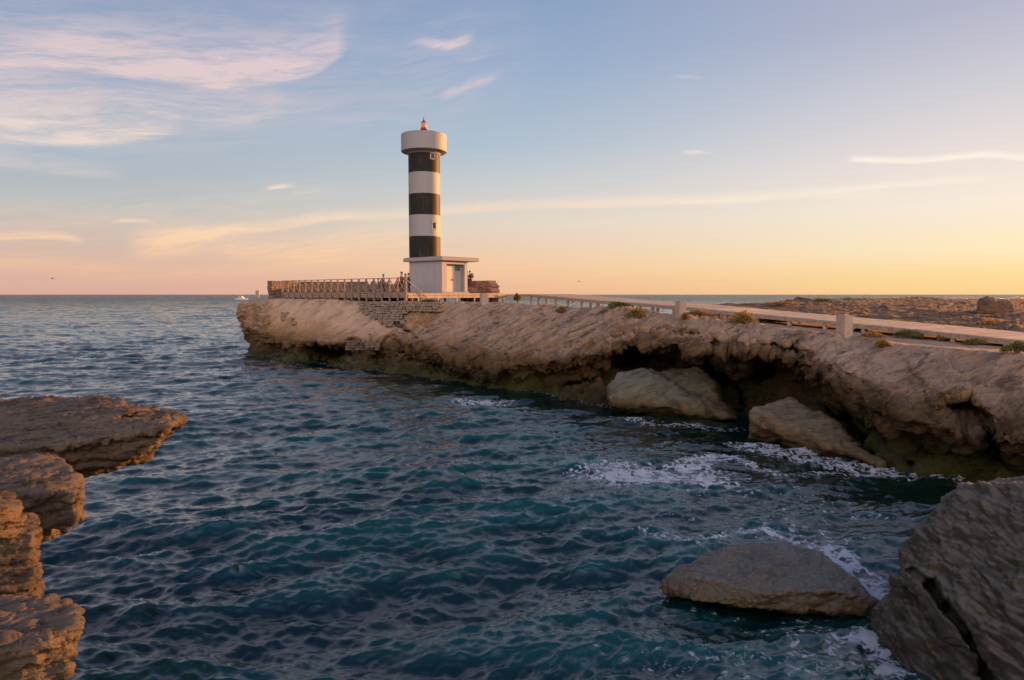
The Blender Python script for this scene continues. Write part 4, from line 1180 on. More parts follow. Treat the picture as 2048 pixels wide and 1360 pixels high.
# ------------------------------------------------------------------ lighthouse
KA, KR = 0.86, 4.60                      # hut corner nearest the camera
HL, HR = 4.4, 3.15
HZ0, HZ1 = DZ + 0.14, EZ + 2.98
lh = root('lighthouse', KA + 2, KR + 1.5, DZ, 'tall black and white banded lighthouse with a white base house on the headland', 'lighthouse')
mk = parts_of(lh)
mb = MB()
fbox(mb, KA - 0.12, KA + HL + 0.1, KR - 0.12, KR + HR + 0.1, DZ + 0.006, HZ0, 0.01)
mk(mb, 'plinth', ROOFM)
mb = MB()
fbox(mb, KA + 0.40, KA + HL, KR, KR + HR, HZ0 + 0.003, HZ1, 0.0)
fbox(mb, KA, KA + 0.398, KR, KR + 0.60, HZ0 + 0.003, HZ1, 0.015)
fbox(mb, KA, KA + 0.398, KR + HR - 0.38, KR + HR, HZ0 + 0.003, HZ1, 0.015)
fbox(mb, KA + 0.02, KA + 0.398, KR + 0.602, KR + HR - 0.382, HZ1 - 0.28, HZ1 - 0.003)
mk(mb, 'house_wall', WHITE)
mb = MB()
fbox(mb, KA - 0.35, KA + HL + 0.55, KR - 0.28, KR + HR + 1.15, HZ1 + 0.003, HZ1 + 0.30, 0.02)
fbox(mb, KA - 0.28, KA + HL + 0.48, KR - 0.21, KR + HR + 1.08, HZ1 + 0.302, HZ1 + 0.36, 0.01)
mk(mb, 'roof_slab', ROOFM)
mb = MB()
fbox(mb, KA + 0.33, KA + 0.397, KR + 0.66, KR + 1.78, HZ0 + 0.01, HZ0 + 2.28, 0.01)
door = mk(mb, 'door', DOORM)
mb = MB()
fbox(mb, KA + 0.26, KA + 0.329, KR + 1.55, KR + 1.62, HZ0 + 1.0, HZ0 + 1.18, 0.01)
mk(mb, 'handle', DARKM, door)
mb = MB()
fbox(mb, KA + 0.31, KA + 0.398, KR + 1.80, KR + 1.90, HZ0 + 0.01, HZ0 + 2.40, 0.01)
mk(mb, 'door_frame', GREYP)
TY = 63.8
TX = P(849.3, 450, Y=TY)[0]
def tz(py):
    return P(849, py, Y=TY)[2]
RT_ = 1.445
lev = [(tz(515) , DZ + 0.012), (tz(474), tz(515)), (tz(432), tz(474)), (tz(390), tz(432)), (tz(348), tz(390)), (tz(306), tz(348))]
bands = ['black', 'black', 'white', 'black', 'white', 'black']
for (z1, z0), cc in zip(lev, bands):
    mb = MB()
    mb.lathe([(RT_, z0), (RT_, z1)], 72, (TX, TY, 0), closed=False)
    mk(mb, cc + '_band', BLACK if cc == 'black' else WHITE2, autos=40)
zt, zb = tz(270.5), tz(304.5)
mb = MB()
mb.lathe([(RT_ - 0.02, zb - 0.30), (RT_ + 0.10, zb - 0.12), (2.02, zb - 0.04), (2.08, zb), (2.08, zt - 0.03), (2.05, zt), (1.96, zt + 0.003), (1.94, zt - 0.35), (0.4, zt - 0.30)], 80, (TX, TY, 0))
mk(mb, 'gallery', WHITE2, autos=30)
def on_tower(ang, z, rad=RT_):
    base_ang = math.atan2(-TY, -TX)
    a = base_ang + math.radians(ang)
    return Vector((TX + rad * math.cos(a), TY + rad * math.sin(a), z)), Vector((math.cos(a), math.sin(a), 0))
for nm, ang, y0, y1, wd_ in [('window', 31, 311, 323, 0.42), ('window', 35, 447, 460, 0.42)]:
    z0, z1 = tz(y1), tz(y0)
    c, nrm = on_tower(ang, (z0 + z1) / 2)
    tg = Vector((-nrm.y, nrm.x, 0))
    mb = MB()
    hh = (z1 - z0) / 2
    for sgn in (-1, 1):
        mb.obox(c + tg * sgn * wd_ / 2, nrm, tg, (0, 0, 1), (0.06, 0.035, hh), 0.0)
        mb.obox(c + Vector((0, 0, sgn * hh)), nrm, tg, (0, 0, 1), (0.06, wd_ / 2 + 0.035, 0.035), 0.0)
    wf = mk(mb, 'window', GREYP)
    mb = MB()
    mb.obox(c + nrm * 0.0, nrm, tg, (0, 0, 1), (0.03, wd_ / 2 - 0.036, hh - 0.036))
    mk(mb, 'pane', GLASSD, wf)
# lantern
zc = zt - 0.30
mb = MB()
mb.lathe([(0.42, zc), (0.42, zc + 0.32), (0.26, zc + 0.34), (0.17, zc + 0.55), (0.13, tz(260.5))], 20, (TX, TY, 0))
mk(mb, 'lantern_pedestal', RUST, autos=40)
z0 = tz(260)
mb = MB()
mb.lathe([(0.16, z0 + 0.002), (0.33, z0 + 0.06), (0.33, z0 + 0.11), (0.26, z0 + 0.14), (0.24, z0 + 0.26)], 20, (TX, TY, 0))
ln = mk(mb, 'lantern', REDP, autos=40)
mb = MB()
mb.lathe([(0.215, z0 + 0.262), (0.235, z0 + 0.45), (0.22, z0 + 0.63)], 20, (TX, TY, 0))
mk(mb, 'lens', AMBER, ln, autos=40)
mb = MB()
mb.lathe([(0.26, z0 + 0.632), (0.26, z0 + 0.67), (0.12, z0 + 0.75), (0.10, z0 + 0.86), (0.035, z0 + 0.92), (0.035, tz(234))], 16, (TX, TY, 0))
mk(mb, 'spike', DARKM, ln, autos=40)

# sign beside the door
sg = root('sign', KA + 0.36, KR + 2.3, HZ0 + 1.7, 'small dark teal square sign on the base house beside the door', 'sign')
mk = parts_of(sg)
mb = MB()
zs = HZ0 + 1.92
fbox(mb, KA + 0.345, KA + 0.396, KR + 1.93, KR + 2.52, zs, zs + 0.54, 0.006)
mk(mb, 'panel', simple_mat('sign_blue', (0.03, 0.07, 0.09), (0.035, 0.06, 0.08), 3, 0.5))
mb = MB()
fbox(mb, KA + 0.335, KA + 0.344, KR + 2.05, KR + 2.38, zs + 0.30, zs + 0.37)
fbox(mb, KA + 0.335, KA + 0.344, KR + 2.05, KR + 2.38, zs + 0.20, zs + 0.25)
fbox(mb, KA + 0.335, KA + 0.344, KR + 2.10, KR + 2.34, zs + 0.40, zs + 0.44)
fbox(mb, KA + 0.335, KA + 0.344, KR + 2.08, KR + 2.30, zs + 0.10, zs + 0.14)
mk(mb, 'lettering', simple_mat('sign_green', (0.03, 0.30, 0.22), (0.03, 0.26, 0.2), 3, 0.5))

# ------------------------------------------------------------------ stone walls
def stone_wall(name, path, tops, thick, mat, label, base_dz=-0.3, sw=0.42, shh=0.24, cat='stone wall', group=None):
    """path: list of (x,y); tops: z at each point"""
    bm = bmesh.new()
    rnd = random.Random(len(path) * 7 + int(path[0][0] * 10))
    L = [0]
    for p, q in zip(path, path[1:]):
        L.append(L[-1] + math.hypot(q[0] - p[0], q[1] - p[1]))
    s = 0.0
    xs = np.array([p[0] for p in path]); ys = np.array([p[1] for p in path]); ts = np.array(tops)
    col = MB()
    zmin = min(down(p[0], p[1], 5.4) for p in path) + base_dz
    row_z = zmin
    while row_z < max(tops):
        hh = shh * rnd.uniform(0.8, 1.25)
        s = -rnd.uniform(0, sw)
        while s < L[-1]:
            w_ = sw * rnd.uniform(0.65, 1.5)
            sm = min(max(s + w_ / 2, 0), L[-1])
            x, y, top = np.interp(sm, L, xs), np.interp(sm, L, ys), np.interp(sm, L, ts)
            x2, y2 = np.interp(min(sm + 0.3, L[-1]), L, xs), np.interp(min(sm + 0.3, L[-1]), L, ys)
            x1, y1 = np.interp(max(sm - 0.3, 0), L, xs), np.interp(max(sm - 0.3, 0), L, ys)
            d = Vector((x2 - x1, y2 - y1, 0)).normalized()
            nn = Vector((-d.y, d.x, 0))
            if row_z + hh * 0.5 < top + rnd.uniform(-0.06, 0.06):
                j = lambda a: rnd.uniform(-a, a)
                ax = (d + Vector((0, 0, j(0.06)))).normalized()
                col.obox((x + nn.x * j(.03), y + nn.y * j(.03), row_z + hh / 2), ax, nn, ax.cross(nn), (w_ / 2 * 1.0, thick / 2 * rnd.uniform(0.92, 1.06), hh / 2 * 1.02), 0.04)
            s += w_
        row_z += hh
    o = col.build(name, mat)
    tag(o, label, cat, group)
    for v in o.data.vertices:
        pass
    return o
def pxy(px, Y):
    return tuple(P(px, 600, Y=Y)[:2])
def zat(px, py, Y):
    return float(P(px, py, Y=Y)[2])
stone_wall('stone_wall', [pxy(543, 71), pxy(600, 74.5), pxy(680, 76.5), pxy(760, 75.5), pxy(840, 73)],
           [zat(543, 563.5, 71), zat(600, 564, 74.5), zat(680, 564.5, 76.5), zat(760, 566, 75.5), zat(840, 568, 73)], 0.7, STONE_B,
           'long low brown stone parapet wall behind the fence of the deck')
stone_wall('stone_wall', [pxy(928, 68.5), pxy(945, 68.2), pxy(965, 67.6), pxy(982, 66.8), pxy(989, 66.2)],
           [zat(928, 561, 68.5), zat(945, 560, 68.2), zat(965, 558.5, 67.6), zat(982, 559, 66.8), zat(989, 569, 66.2)], 0.9, STONE_R,
           'short reddish rubble wall lit by the sun right of the lighthouse house', sw=0.36, shh=0.22)
stone_wall('stone_step', [pxy(930, 66.4), pxy(950, 66.2)], [zat(935, 576, 66.4)] * 2, 0.8, STONE_R, 'low rough stone step at the foot of the reddish rubble wall', cat='stone step')
def masonry(name, cells, label, mat=STONE_G, out=0.10, cat='stone wall'):
    """cells: (px, py, w px, h px); each stone sits on the cliff face"""
    mb = MB()
    rnd = random.Random(len(cells))
    for px, py, w_, h_ in cells:
        p, nn = cast(px, py)
        if p is None or p.y > 80:
            continue
        k = p.y / F
        d = Vector((0, -1, 0.05)).normalized()
        side = Vector((1, 0, 0))
        mb.obox(p + d * (out + rnd.uniform(-0.07, 0.05)), side, d, Vector((0, 0.05, 1)).normalized(), (w_ * k / 2 * 1.04, 0.34, h_ * k / 2 * 1.04), 0.025)
    o = mb.build(name, mat)
    return tag(o, label, cat)
cells = []
rnd = random.Random(3)
py = 606.0
while py < 652:
    x0 = 720 if py < 618 else 720 + (py - 618) * 1.55
    x1 = 877 if py < 626 else 806 - max(0, py - 640) * 0.4
    x = x0 + rnd.uniform(-4, 2)
    while x < x1:
        w_ = rnd.uniform(4.5, 14)
        cells.append((x + w_ / 2, py + rnd.uniform(-0.8, 0.8), w_ - rnd.uniform(0, 1.2), 4.6 + rnd.uniform(-0.9, 1.0)))
        x += w_
    py += 5.0
masonry('stone_wall', cells, 'grey masonry retaining wall stepping down the cliff below the corner of the deck')
cells = []
for py in (683, 688, 693, 698):
    x = 694 + rnd.uniform(-3, 2)
    while x < 752:
        w_ = rnd.uniform(7, 12)
        cells.append((x + w_ / 2, py, w_ - 0.6, 4.6))
        x += w_
masonry('stone_wall', cells, 'small grey masonry patch low on the cliff above the waterline', stone_mat('dark_masonry', (0.15, 0.125, 0.10), (0.11, 0.09, 0.07)), out=-0.08)
for px, py, w_, h_, lb in [(574, 629, 22, 9, 'upper and widest grey stone block let into the smooth brown cliff near its tip'), (569, 637, 13, 7, 'small grey block at the left, just under the widest block in the cliff'), (588, 637, 14, 5, 'thin grey block right of and below the widest block in the cliff'), (592, 646, 20, 6, 'lowest grey block of the cluster in the smooth brown cliff')]:
    o = masonry('stone_block', [(px, py, w_, h_)], lb, out=-0.12, cat='stone block')
    o['group'] = 'grey blocks let into the cliff'

# ------------------------------------------------------------------ stone pillars
def pillar(px, pyb, pyt, w_px, label, rot=0.35, Y=None):
    if Y is None:
        p, _ = cast(px, pyb)
        Y = p.y
    b_ = P(px, pyb, Y=Y)
    t_ = P(px, pyt, Y=Y)
    k = Y / F
    h = t_[2] - b_[2]
    wv = w_px * k / 2 * 0.86
    bm = bmesh.new()
    bmesh.ops.create_cube(bm, size=2)
    bmesh.ops.bevel(bm, geom=bm.edges[:], offset=0.12, segments=2, affect='EDGES')
    bmesh.ops.subdivide_edges(bm, edges=bm.edges[:], cuts=5, use_grid_fill=True)
    for v in bm.verts:
        tz_ = (v.co.z + 1) / 2
        v.co = Vector((v.co.x * wv * (1 - 0.05 * tz_), v.co.y * wv * (1 - 0.05 * tz_), -0.2 + tz_ * (h + 0.2)))
    co = np.array([v.co[:] for v in bm.verts])
    dd = fbm(co * 3 + px, 3) * 0.018
    for v, d in zip(bm.verts, dd):
        v.co *= 1 + d / max(0.3, wv)
    me = bpy.data.meshes.new('stone_pillar')
    bm.to_mesh(me)
    bm.free()
    o = link('stone_pillar', me, STONE_P, smooth=True)
    me.set_sharp_from_angle(angle=math.radians(50))
    o.location = (b_[0], b_[1], b_[2])
    o.rotation_euler = (0, 0, rot)
    tag(o, label, 'stone pillar', 'squat stone pillars along the cliff top')
    return o
pillar(1688, 668, 629, 27, 'largest squat stone pillar, in front of the boardwalk at the right')
pillar(1361, 632, 602, 19.5, 'middle squat stone pillar on the cliff top, in front of the boardwalk above the sea cave')
pillar(967.5, 608, 587, 15.5, 'squat stone pillar standing just in front of the right end of the deck')
pillar(515, 592, 581, 8, 'tiny worn stone stump at the far left tip of the headland', 0.2, Y=74)

# ------------------------------------------------------------------ boardwalk
bw = [(996, 590.3, 63.9), (1022, 588.8, 65.6), (1052, 588.6, 64.2), (1075, 590.2, 61), (1100, 592.4, 57.8), (1150, 597, 54), (1200, 601.2, 51), (1280, 606.5, 47), (1361, 613.3, 43.5), (1430, 620, 41.2), (1500, 627, 39.3), (1600, 636.5, 36.6), (1700, 646.3, 34.2), (1850, 661, 31), (2048, 682, 27.6), (2250, 704, 24.8), (2500, 735, 21.8)]
B = np.array([P(a, b, Y=c) for a, b, c in bw])
LB = np.concatenate([[0], np.cumsum(np.linalg.norm(np.diff(B, axis=0), axis=1))])
def bwp(s):
    return np.array([np.interp(s, LB, B[:, i]) for i in range(3)])
def bwd(s):
    d = bwp(min(s + 1.2, LB[-1])) - bwp(max(s - 1.2, 0))
    d[2] = 0
    return d / np.linalg.norm(d)
bwo = empty('boardwalk', tuple(bwp(0)))
tag(bwo, 'long pale wooden boardwalk on short legs leading from the deck to the right', 'boardwalk')
mk = parts_of(bwo)
BW = 4.4
mb = MB()
s = 0.05
while s < LB[-1]:
    p = bwp(s)
    d = bwd(s)
    n = np.array([-d[1], d[0], 0])
    if n[1] < 0 and s > 8: n = -n
    if s <= 8 and n[0] < 0 and n[1] < 0: n = -n
    c = p + n * BW / 2
    mb.obox(c, tuple(d), tuple(n), (0, 0, 1), (0.068, BW / 2, 0.025))
    s += 0.15
mk(mb, 'deck_boards', PLANK)
for off in (0.06, BW - 0.06):
    mb = MB()
    ss = np.arange(0, LB[-1], 1.5)
    for s0, s1 in zip(ss, ss[1:]):
        def q(s):
            d = bwd(s)
            n = np.array([-d[1], d[0], 0])
            if n[1] < 0: n = -n
            return bwp(s) + n * off + np.array([0, 0, -0.125])
        mb.bar(q(s0), q(s1), 0.10, 0.19)
    mk(mb, 'side_beam', WOODD)
ss = np.arange(1.0, LB[-1], 2.1)
for s0 in ss:
    for off in (0.12, BW - 0.12):
        d = bwd(s0)
        n = np.array([-d[1], d[0], 0])
        if n[1] < 0: n = -n
        p = bwp(s0) + n * off
        g = down(p[0], p[1], p[2] - 0.7) - 0.1
        if g > p[2] - 0.25:
            continue
        mb = MB()
        mb.obox((p[0], p[1], (g + p[2] - 0.221) / 2), tuple(d), tuple(n), (0, 0, 1), (0.08, 0.08, (p[2] - 0.221 - g) / 2))
        mk(mb, 'leg', WOOD)

# ------------------------------------------------------------------ plants
def leaf_mat(name, c1, c2):
    m_, t, b = new_mat(name)
    g = t.n('ShaderNodeNewGeometry')
    c = t.mix(g.outputs['Random Per Island'], tuple(c1), tuple(c2))
    t.put(b.inputs['Base Color'], c)
    b.inputs['Roughness'].default_value = 0.7
    tr = t.n('ShaderNodeBsdfTranslucent')
    t.put(tr.inputs[0], c)
    mx = t.n('ShaderNodeMixShader')
    mx.inputs[0].default_value = 0.3
    t.t.links.new(b.outputs[0], mx.inputs[1])
    t.t.links.new(tr.outputs[0], mx.inputs[2])
    out = [n for n in t.t.nodes if n.type == 'OUTPUT_MATERIAL'][0]
    t.t.links.new(mx.outputs[0], out.inputs[0])
    return m_
LEAF_G = leaf_mat('green_leaves', (0.07, 0.11, 0.025), (0.15, 0.14, 0.04))
LEAF_D = leaf_mat('dry_leaves', (0.32, 0.18, 0.055), (0.20, 0.14, 0.05))
LEAF_M = leaf_mat('mixed_leaves', (0.07, 0.11, 0.03), (0.34, 0.19, 0.05))
TWIG = simple_mat('twigs', (0.16, 0.10, 0.06), None, 6, 0.9)
def shrub(px, py, w_px, h_px, mat, label, nleaf=750, bv=None, Y=None):
    p, _ = cast(px, py, bv)
    if p is None:
        p = Vector(P(px, py, Y=Y or 40))
    k = p.y / F
    rx, rz = w_px * k / 2 * 1.1, h_px * k * 1.3
    rd = random.Random(px)
    o = empty('shrub', p)
    tag(o, label, 'shrub', 'low shrubs on the cliff top')
    mb = MB()
    lob = [(rd.uniform(-.6, .6), rd.uniform(-.4, .4), rd.uniform(.55, 1)) for _ in range(5)]
    bm = bmesh.new()
    for i in range(nleaf):
        lx, ly, lz = rd.choice(lob)
        a = rd.uniform(0, 6.283)
        rr2 = rd.random() ** 0.5 * 0.55
        x = (lx + rr2 * math.cos(a)) * rx
        y = (ly + rr2 * math.sin(a)) * rx * 0.8
        z = rz * lz * (rd.random() ** 0.6) * max(0.2, 1 - (math.hypot(x, y) / rx) ** 2 * 0.7)
        L = rd.uniform(0.08, 0.16) * max(0.7, rx * 1.2)
        d = Vector((x / rx + rd.uniform(-.6, .6), y / rx + rd.uniform(-.6, .6), rd.uniform(0.2, 1.4))).normalized()
        sd_ = d.cross(Vector((rd.uniform(-1, 1), rd.uniform(-1, 1), rd.uniform(-1, 1)))).normalized() * L * 0.32
        q = Vector((x, y, z))
        vs = [bm.verts.new(q), bm.verts.new(q + d * L * 0.5 + sd_), bm.verts.new(q + d * L), bm.verts.new(q + d * L * 0.5 - sd_)]
        bm.faces.new(vs)
    me = bpy.data.meshes.new('foliage')
    bm.to_mesh(me)
    bm.free()
    link('foliage', me, mat, o)
    mb = MB()
    for i in range(9):
        a = rd.uniform(0, 6.283)
        e = Vector((math.cos(a) * rx * rd.uniform(.2, .7), math.sin(a) * rx * 0.5, rz * rd.uniform(.4, .85)))
        mb.tube([(0, 0, -0.1), e * 0.5 + Vector((0, 0, 0.03)), e], [0.02, 0.014, 0.006], 5)
    mb.build('stems', TWIG, o)
    return o
for a in [(1278, 637, 46, 20, LEAF_M, 'bushy dark green and orange shrub on the rim left of the middle stone pillar'),
          (1488, 648, 52, 20, LEAF_M, 'round green shrub with orange sunlit leaves between the two larger stone pillars'),
          (1398, 631, 46, 9, LEAF_D, 'flat dry orange shrub beside the boardwalk just right of the middle stone pillar'),
          (1125, 625, 24, 9, LEAF_D, 'small dry orange tuft on the layered rock below the start of the boardwalk'),
          (1370, 640, 12, 12, LEAF_D, 'tiny dry tuft at the foot of the middle stone pillar'),
          (1764, 695, 26, 14, LEAF_D, 'small dry orange shrub on the rim below the boardwalk right of the largest pillar'),
          (1816, 677, 52, 13, LEAF_G, 'low bright green shrub under the boardwalk right of the largest pillar'),
          (1745, 676, 40, 9, LEAF_D, 'spread out dry orange shrub at the right foot of the largest pillar'),
          (1722, 664, 20, 9, LEAF_G, 'small green shrub close behind the largest pillar'),
          (1950, 690, 40, 12, LEAF_M, 'mixed green and dry shrub under the boardwalk towards the right edge'),
          (2035, 706, 50, 18, LEAF_G, 'dark green shrub at the right edge of the view below the boardwalk'),
          (1885, 682, 28, 11, LEAF_D, 'dry reddish shrub beneath the boardwalk between the green ones'),
          (1240, 613, 40, 7, LEAF_G, 'flat green shrub along the boardwalk above the bushy dark one'),
          (1545, 645, 60, 6, LEAF_M, 'thin straggly shrub along the boardwalk right of the round green one'),
          (795, 602, 40, 9, LEAF_G, 'yellow green tuft under the corner of the deck left of the corner post'),
          (775, 601, 26, 9, LEAF_G, 'dark green tuft under the fence just left of the yellow green one'),
          (860, 604, 34, 5, LEAF_M, 'thin yellowish tuft below the sunlit front of the deck'),
          (1035, 602, 14, 12, LEAF_M, 'small yellow shrub under the first bend of the boardwalk')]:
    shrub(*a)
for px, py, w_, h_, mt_, lb in [(1560, 611, 60, 5, LEAF_D, 'dry patch of scrub on the far rocky land left of its crest'), (1990, 651, 60, 8, LEAF_D, 'orange scrub behind the boardwalk near the right edge'), (1640, 603, 40, 4, LEAF_G, 'green scrub on the crest of the far rocky land')]:
    shrub(px, py, w_, h_, mt_, lb, 300, BVL, 60)

# ruin on the far land
rbp, _ = cast(1990, 626, BVL)
YB = rbp.y if rbp else 62
rock('ruined_bunker', [[P(a, b, Y=c) for a, b, c in [(1953, 628, YB), (1957, 606, YB), (1962, 598, YB), (1975, 595, YB), (1988, 596, YB), (1994, 606, YB - .2), (1994, 630, YB - .2), (1955, 628, YB + 3), (1964, 598, YB + 3), (1985, 597, YB + 3), (1996, 628, YB + 3)]],
                       [P(a, b, Y=c) for a, b, c in [(1990, 600.5, YB + .6), (2020, 601, YB + .6), (2027, 607, YB + .6), (2027, 630, YB + .6), (1988, 630, YB + .6), (1990, 601, YB + 3), (2022, 602, YB + 3), (2027, 630, YB + 3), (1988, 630, YB + 3)]]],
     0.09, MAT_LAND, 'dark ruined concrete bunker on the far rocky land at the right', 'bunker', 4.1, (0.10, 0.06, 0.02), 0.8)

# ------------------------------------------------------------------ boats and birds
BOATW = simple_mat('boat_white', (0.75, 0.72, 0.68), (0.65, 0.6, 0.56), 2, 0.4)
NAVY = simple_mat('boat_blue', (0.05, 0.08, 0.18), None, 2, 0.4)
def hull_mesh(L, Wd, H):
    bm = bmesh.new()
    st = []
    N = 14
    for i in range(N + 1):
        u = i / N
        half = Wd / 2 * (min(1, 1.15 * (1 - (max(0, u - 0.45) / 0.55) ** 2.2)))
        half = max(half, 0.02)
        sheer = H * (0.85 + 0.45 * u * u)
        x = (u - 0.5) * L
        rk = 0.10 * L * max(0, u - 0.6)
        st.append([bm.verts.new((x, -half * .6, -0.35)), bm.verts.new((x + rk * .4, -half * .92, 0.25 * H)), bm.verts.new((x + rk, -half, sheer)), bm.verts.new((x + rk, half, sheer)), bm.verts.new((x + rk * .4, half * .92, 0.25 * H)), bm.verts.new((x, half * .6, -0.35))])
    for a, b in zip(st, st[1:]):
        for i in range(6):
            bm.faces.new([a[i], a[(i + 1) % 6], b[(i + 1) % 6], b[i]])
    bm.faces.new(st[0])
    bm.faces.new(st[-1][::-1])
    m_ = MB()
    m_.bm.free()
    m_.bm = bm
    return m_
Yb = 740.0
bp_ = P(484, 600, z=0.0)
bo = empty('motor_yacht', (bp_[0], bp_[1], 0.0), math.radians(-12))
tag(bo, 'white motor yacht out at sea just left of the headland tip', 'boat')
hl = hull_mesh(15, 4.0, 1.9)
hl.build('hull', BOATW, bo, autos=40)
m2 = MB()
m2.box(-4.2, 2.2, -1.5, 1.5, 1.75, 3.2, 0.25)
m2.box(-2.8, 0.6, -1.3, 1.3, 3.2, 4.3, 0.25)
cb = m2.build('cabin', BOATW, bo)
m2 = MB()
m2.box(-3.6, 1.6, -1.53, 1.53, 2.4, 2.9)
m2.box(-2.4, 0.3, -1.33, 1.33, 3.6, 4.0)
m2.build('window', NAVY, cb)
m2 = MB()
m2.tube([(-1.5, 0, 4.2), (-1.8, 0, 6.2)], 0.08)
m2.build('mast', DARKM, bo)
sp_ = np.array(P(1654, 591.2, Y=3900))
sb = empty('sailing_boat', (sp_[0], sp_[1], 0.0), 0.4)
tag(sb, 'tiny sailing boat mast on the horizon at the right', 'boat')
hull_mesh(14, 3.6, 1.6).build('hull', BOATW, sb, autos=40)
m2 = MB()
m2.tube([(0, 0, 1.2), (0, 0, 19)], 0.22)
m2.build('mast', DARKM, sb)
m2 = MB()
m2.tube([(-0.3, 0, 2.6), (-5, 0, 2.7)], 0.3)
m2.build('furled_sail', BOATW, sb)
def bird(px, py, Y, span, label, roll, hd):
    bm = bmesh.new()
    def tri(*p):
        bm.faces.new([bm.verts.new(q) for q in p])
    h = span / 2
    for s in (-1, 1):
        a, b, c, d = Vector((0.10, 0, 0)), Vector((-0.10, 0, 0)), Vector((-0.04, s * h * .5, h * .28)), Vector((0.09, s * h * .5, h * .28))
        e = Vector((-0.08, s * h, h * .12))
        for k, th in ((1, 0.008), (-1, -0.008)):
            o_ = Vector((0, 0, th))
            tri(a + o_, b + o_, c + o_)
            tri(a + o_, c + o_, d + o_)
            tri(d + o_, c + o_, e + o_)
    m2 = MB()
    m2.bm.free()
    m2.bm = bm
    m2.tube([(-0.26 * span, 0, 0), (-0.1 * span, 0, 0.01), (0.08 * span, 0, 0.01), (0.17 * span, 0, 0.02), (0.21 * span, 0, 0.01)], [0.01, 0.06 * span, 0.07 * span, 0.04 * span, 0.01], 8)
    o = m2.build('seagull', simple_mat('gull_feathers', (0.28, 0.26, 0.26), (0.16, 0.15, 0.15), 4, 0.8))
    o.location = P(px, py, Y=Y)
    o.rotation_euler = (roll, 0, hd)
    tag(o, label, 'seagull', 'gulls flying over the sea')
bird(105, 557, 120, 1.1, 'gull flying low over the horizon at the far left', 0.2, 0.5)
bird(1158, 563, 160, 1.0, 'small dark gull flying over the sea right of the lighthouse', -0.2, 2.4)

# ------------------------------------------------------------------ people
SKIN = simple_mat('skin', (0.45, 0.26, 0.18), (0.38, 0.21, 0.14), 5, 0.6, 0.02)
HAIRD = simple_mat('dark_hair', (0.03, 0.02, 0.015), (0.05, 0.03, 0.02), 30, 0.6)
HAIRL = simple_mat('fair_hair', (0.35, 0.22, 0.10), (0.25, 0.15, 0.07), 30, 0.6)
def cloth(name, c):
    return simple_mat(name, c, [x * 0.75 for x in c], 9, 0.9, 0.2)
def skin_mesh(name, verts, edges, radii, mat, parent, rootv=0, sub=1):
    me = bpy.data.meshes.new(name)
    me.from_pydata([tuple(v) for v in verts], edges, [])
    o = bpy.data.objects.new('t', me)
    COL.objects.link(o)
    md = o.modifiers.new('s', 'SKIN')
    md.use_smooth_shade = True
    for i, r in enumerate(radii):
        sv = me.skin_vertices[0].data[i]
        sv.radius = r if isinstance(r, tuple) else (r, r)
        sv.use_root = (i == rootv)
    s2 = o.modifiers.new('u', 'SUBSURF')
    s2.levels = sub
    s2.render_levels = sub
    dg = bpy.context.evaluated_depsgraph_get()
    m2 = bpy.data.meshes.new_from_object(o.evaluated_get(dg))
    bpy.data.objects.remove(o)
    m2.name = name
    return link(name, m2, mat, parent, smooth=True)
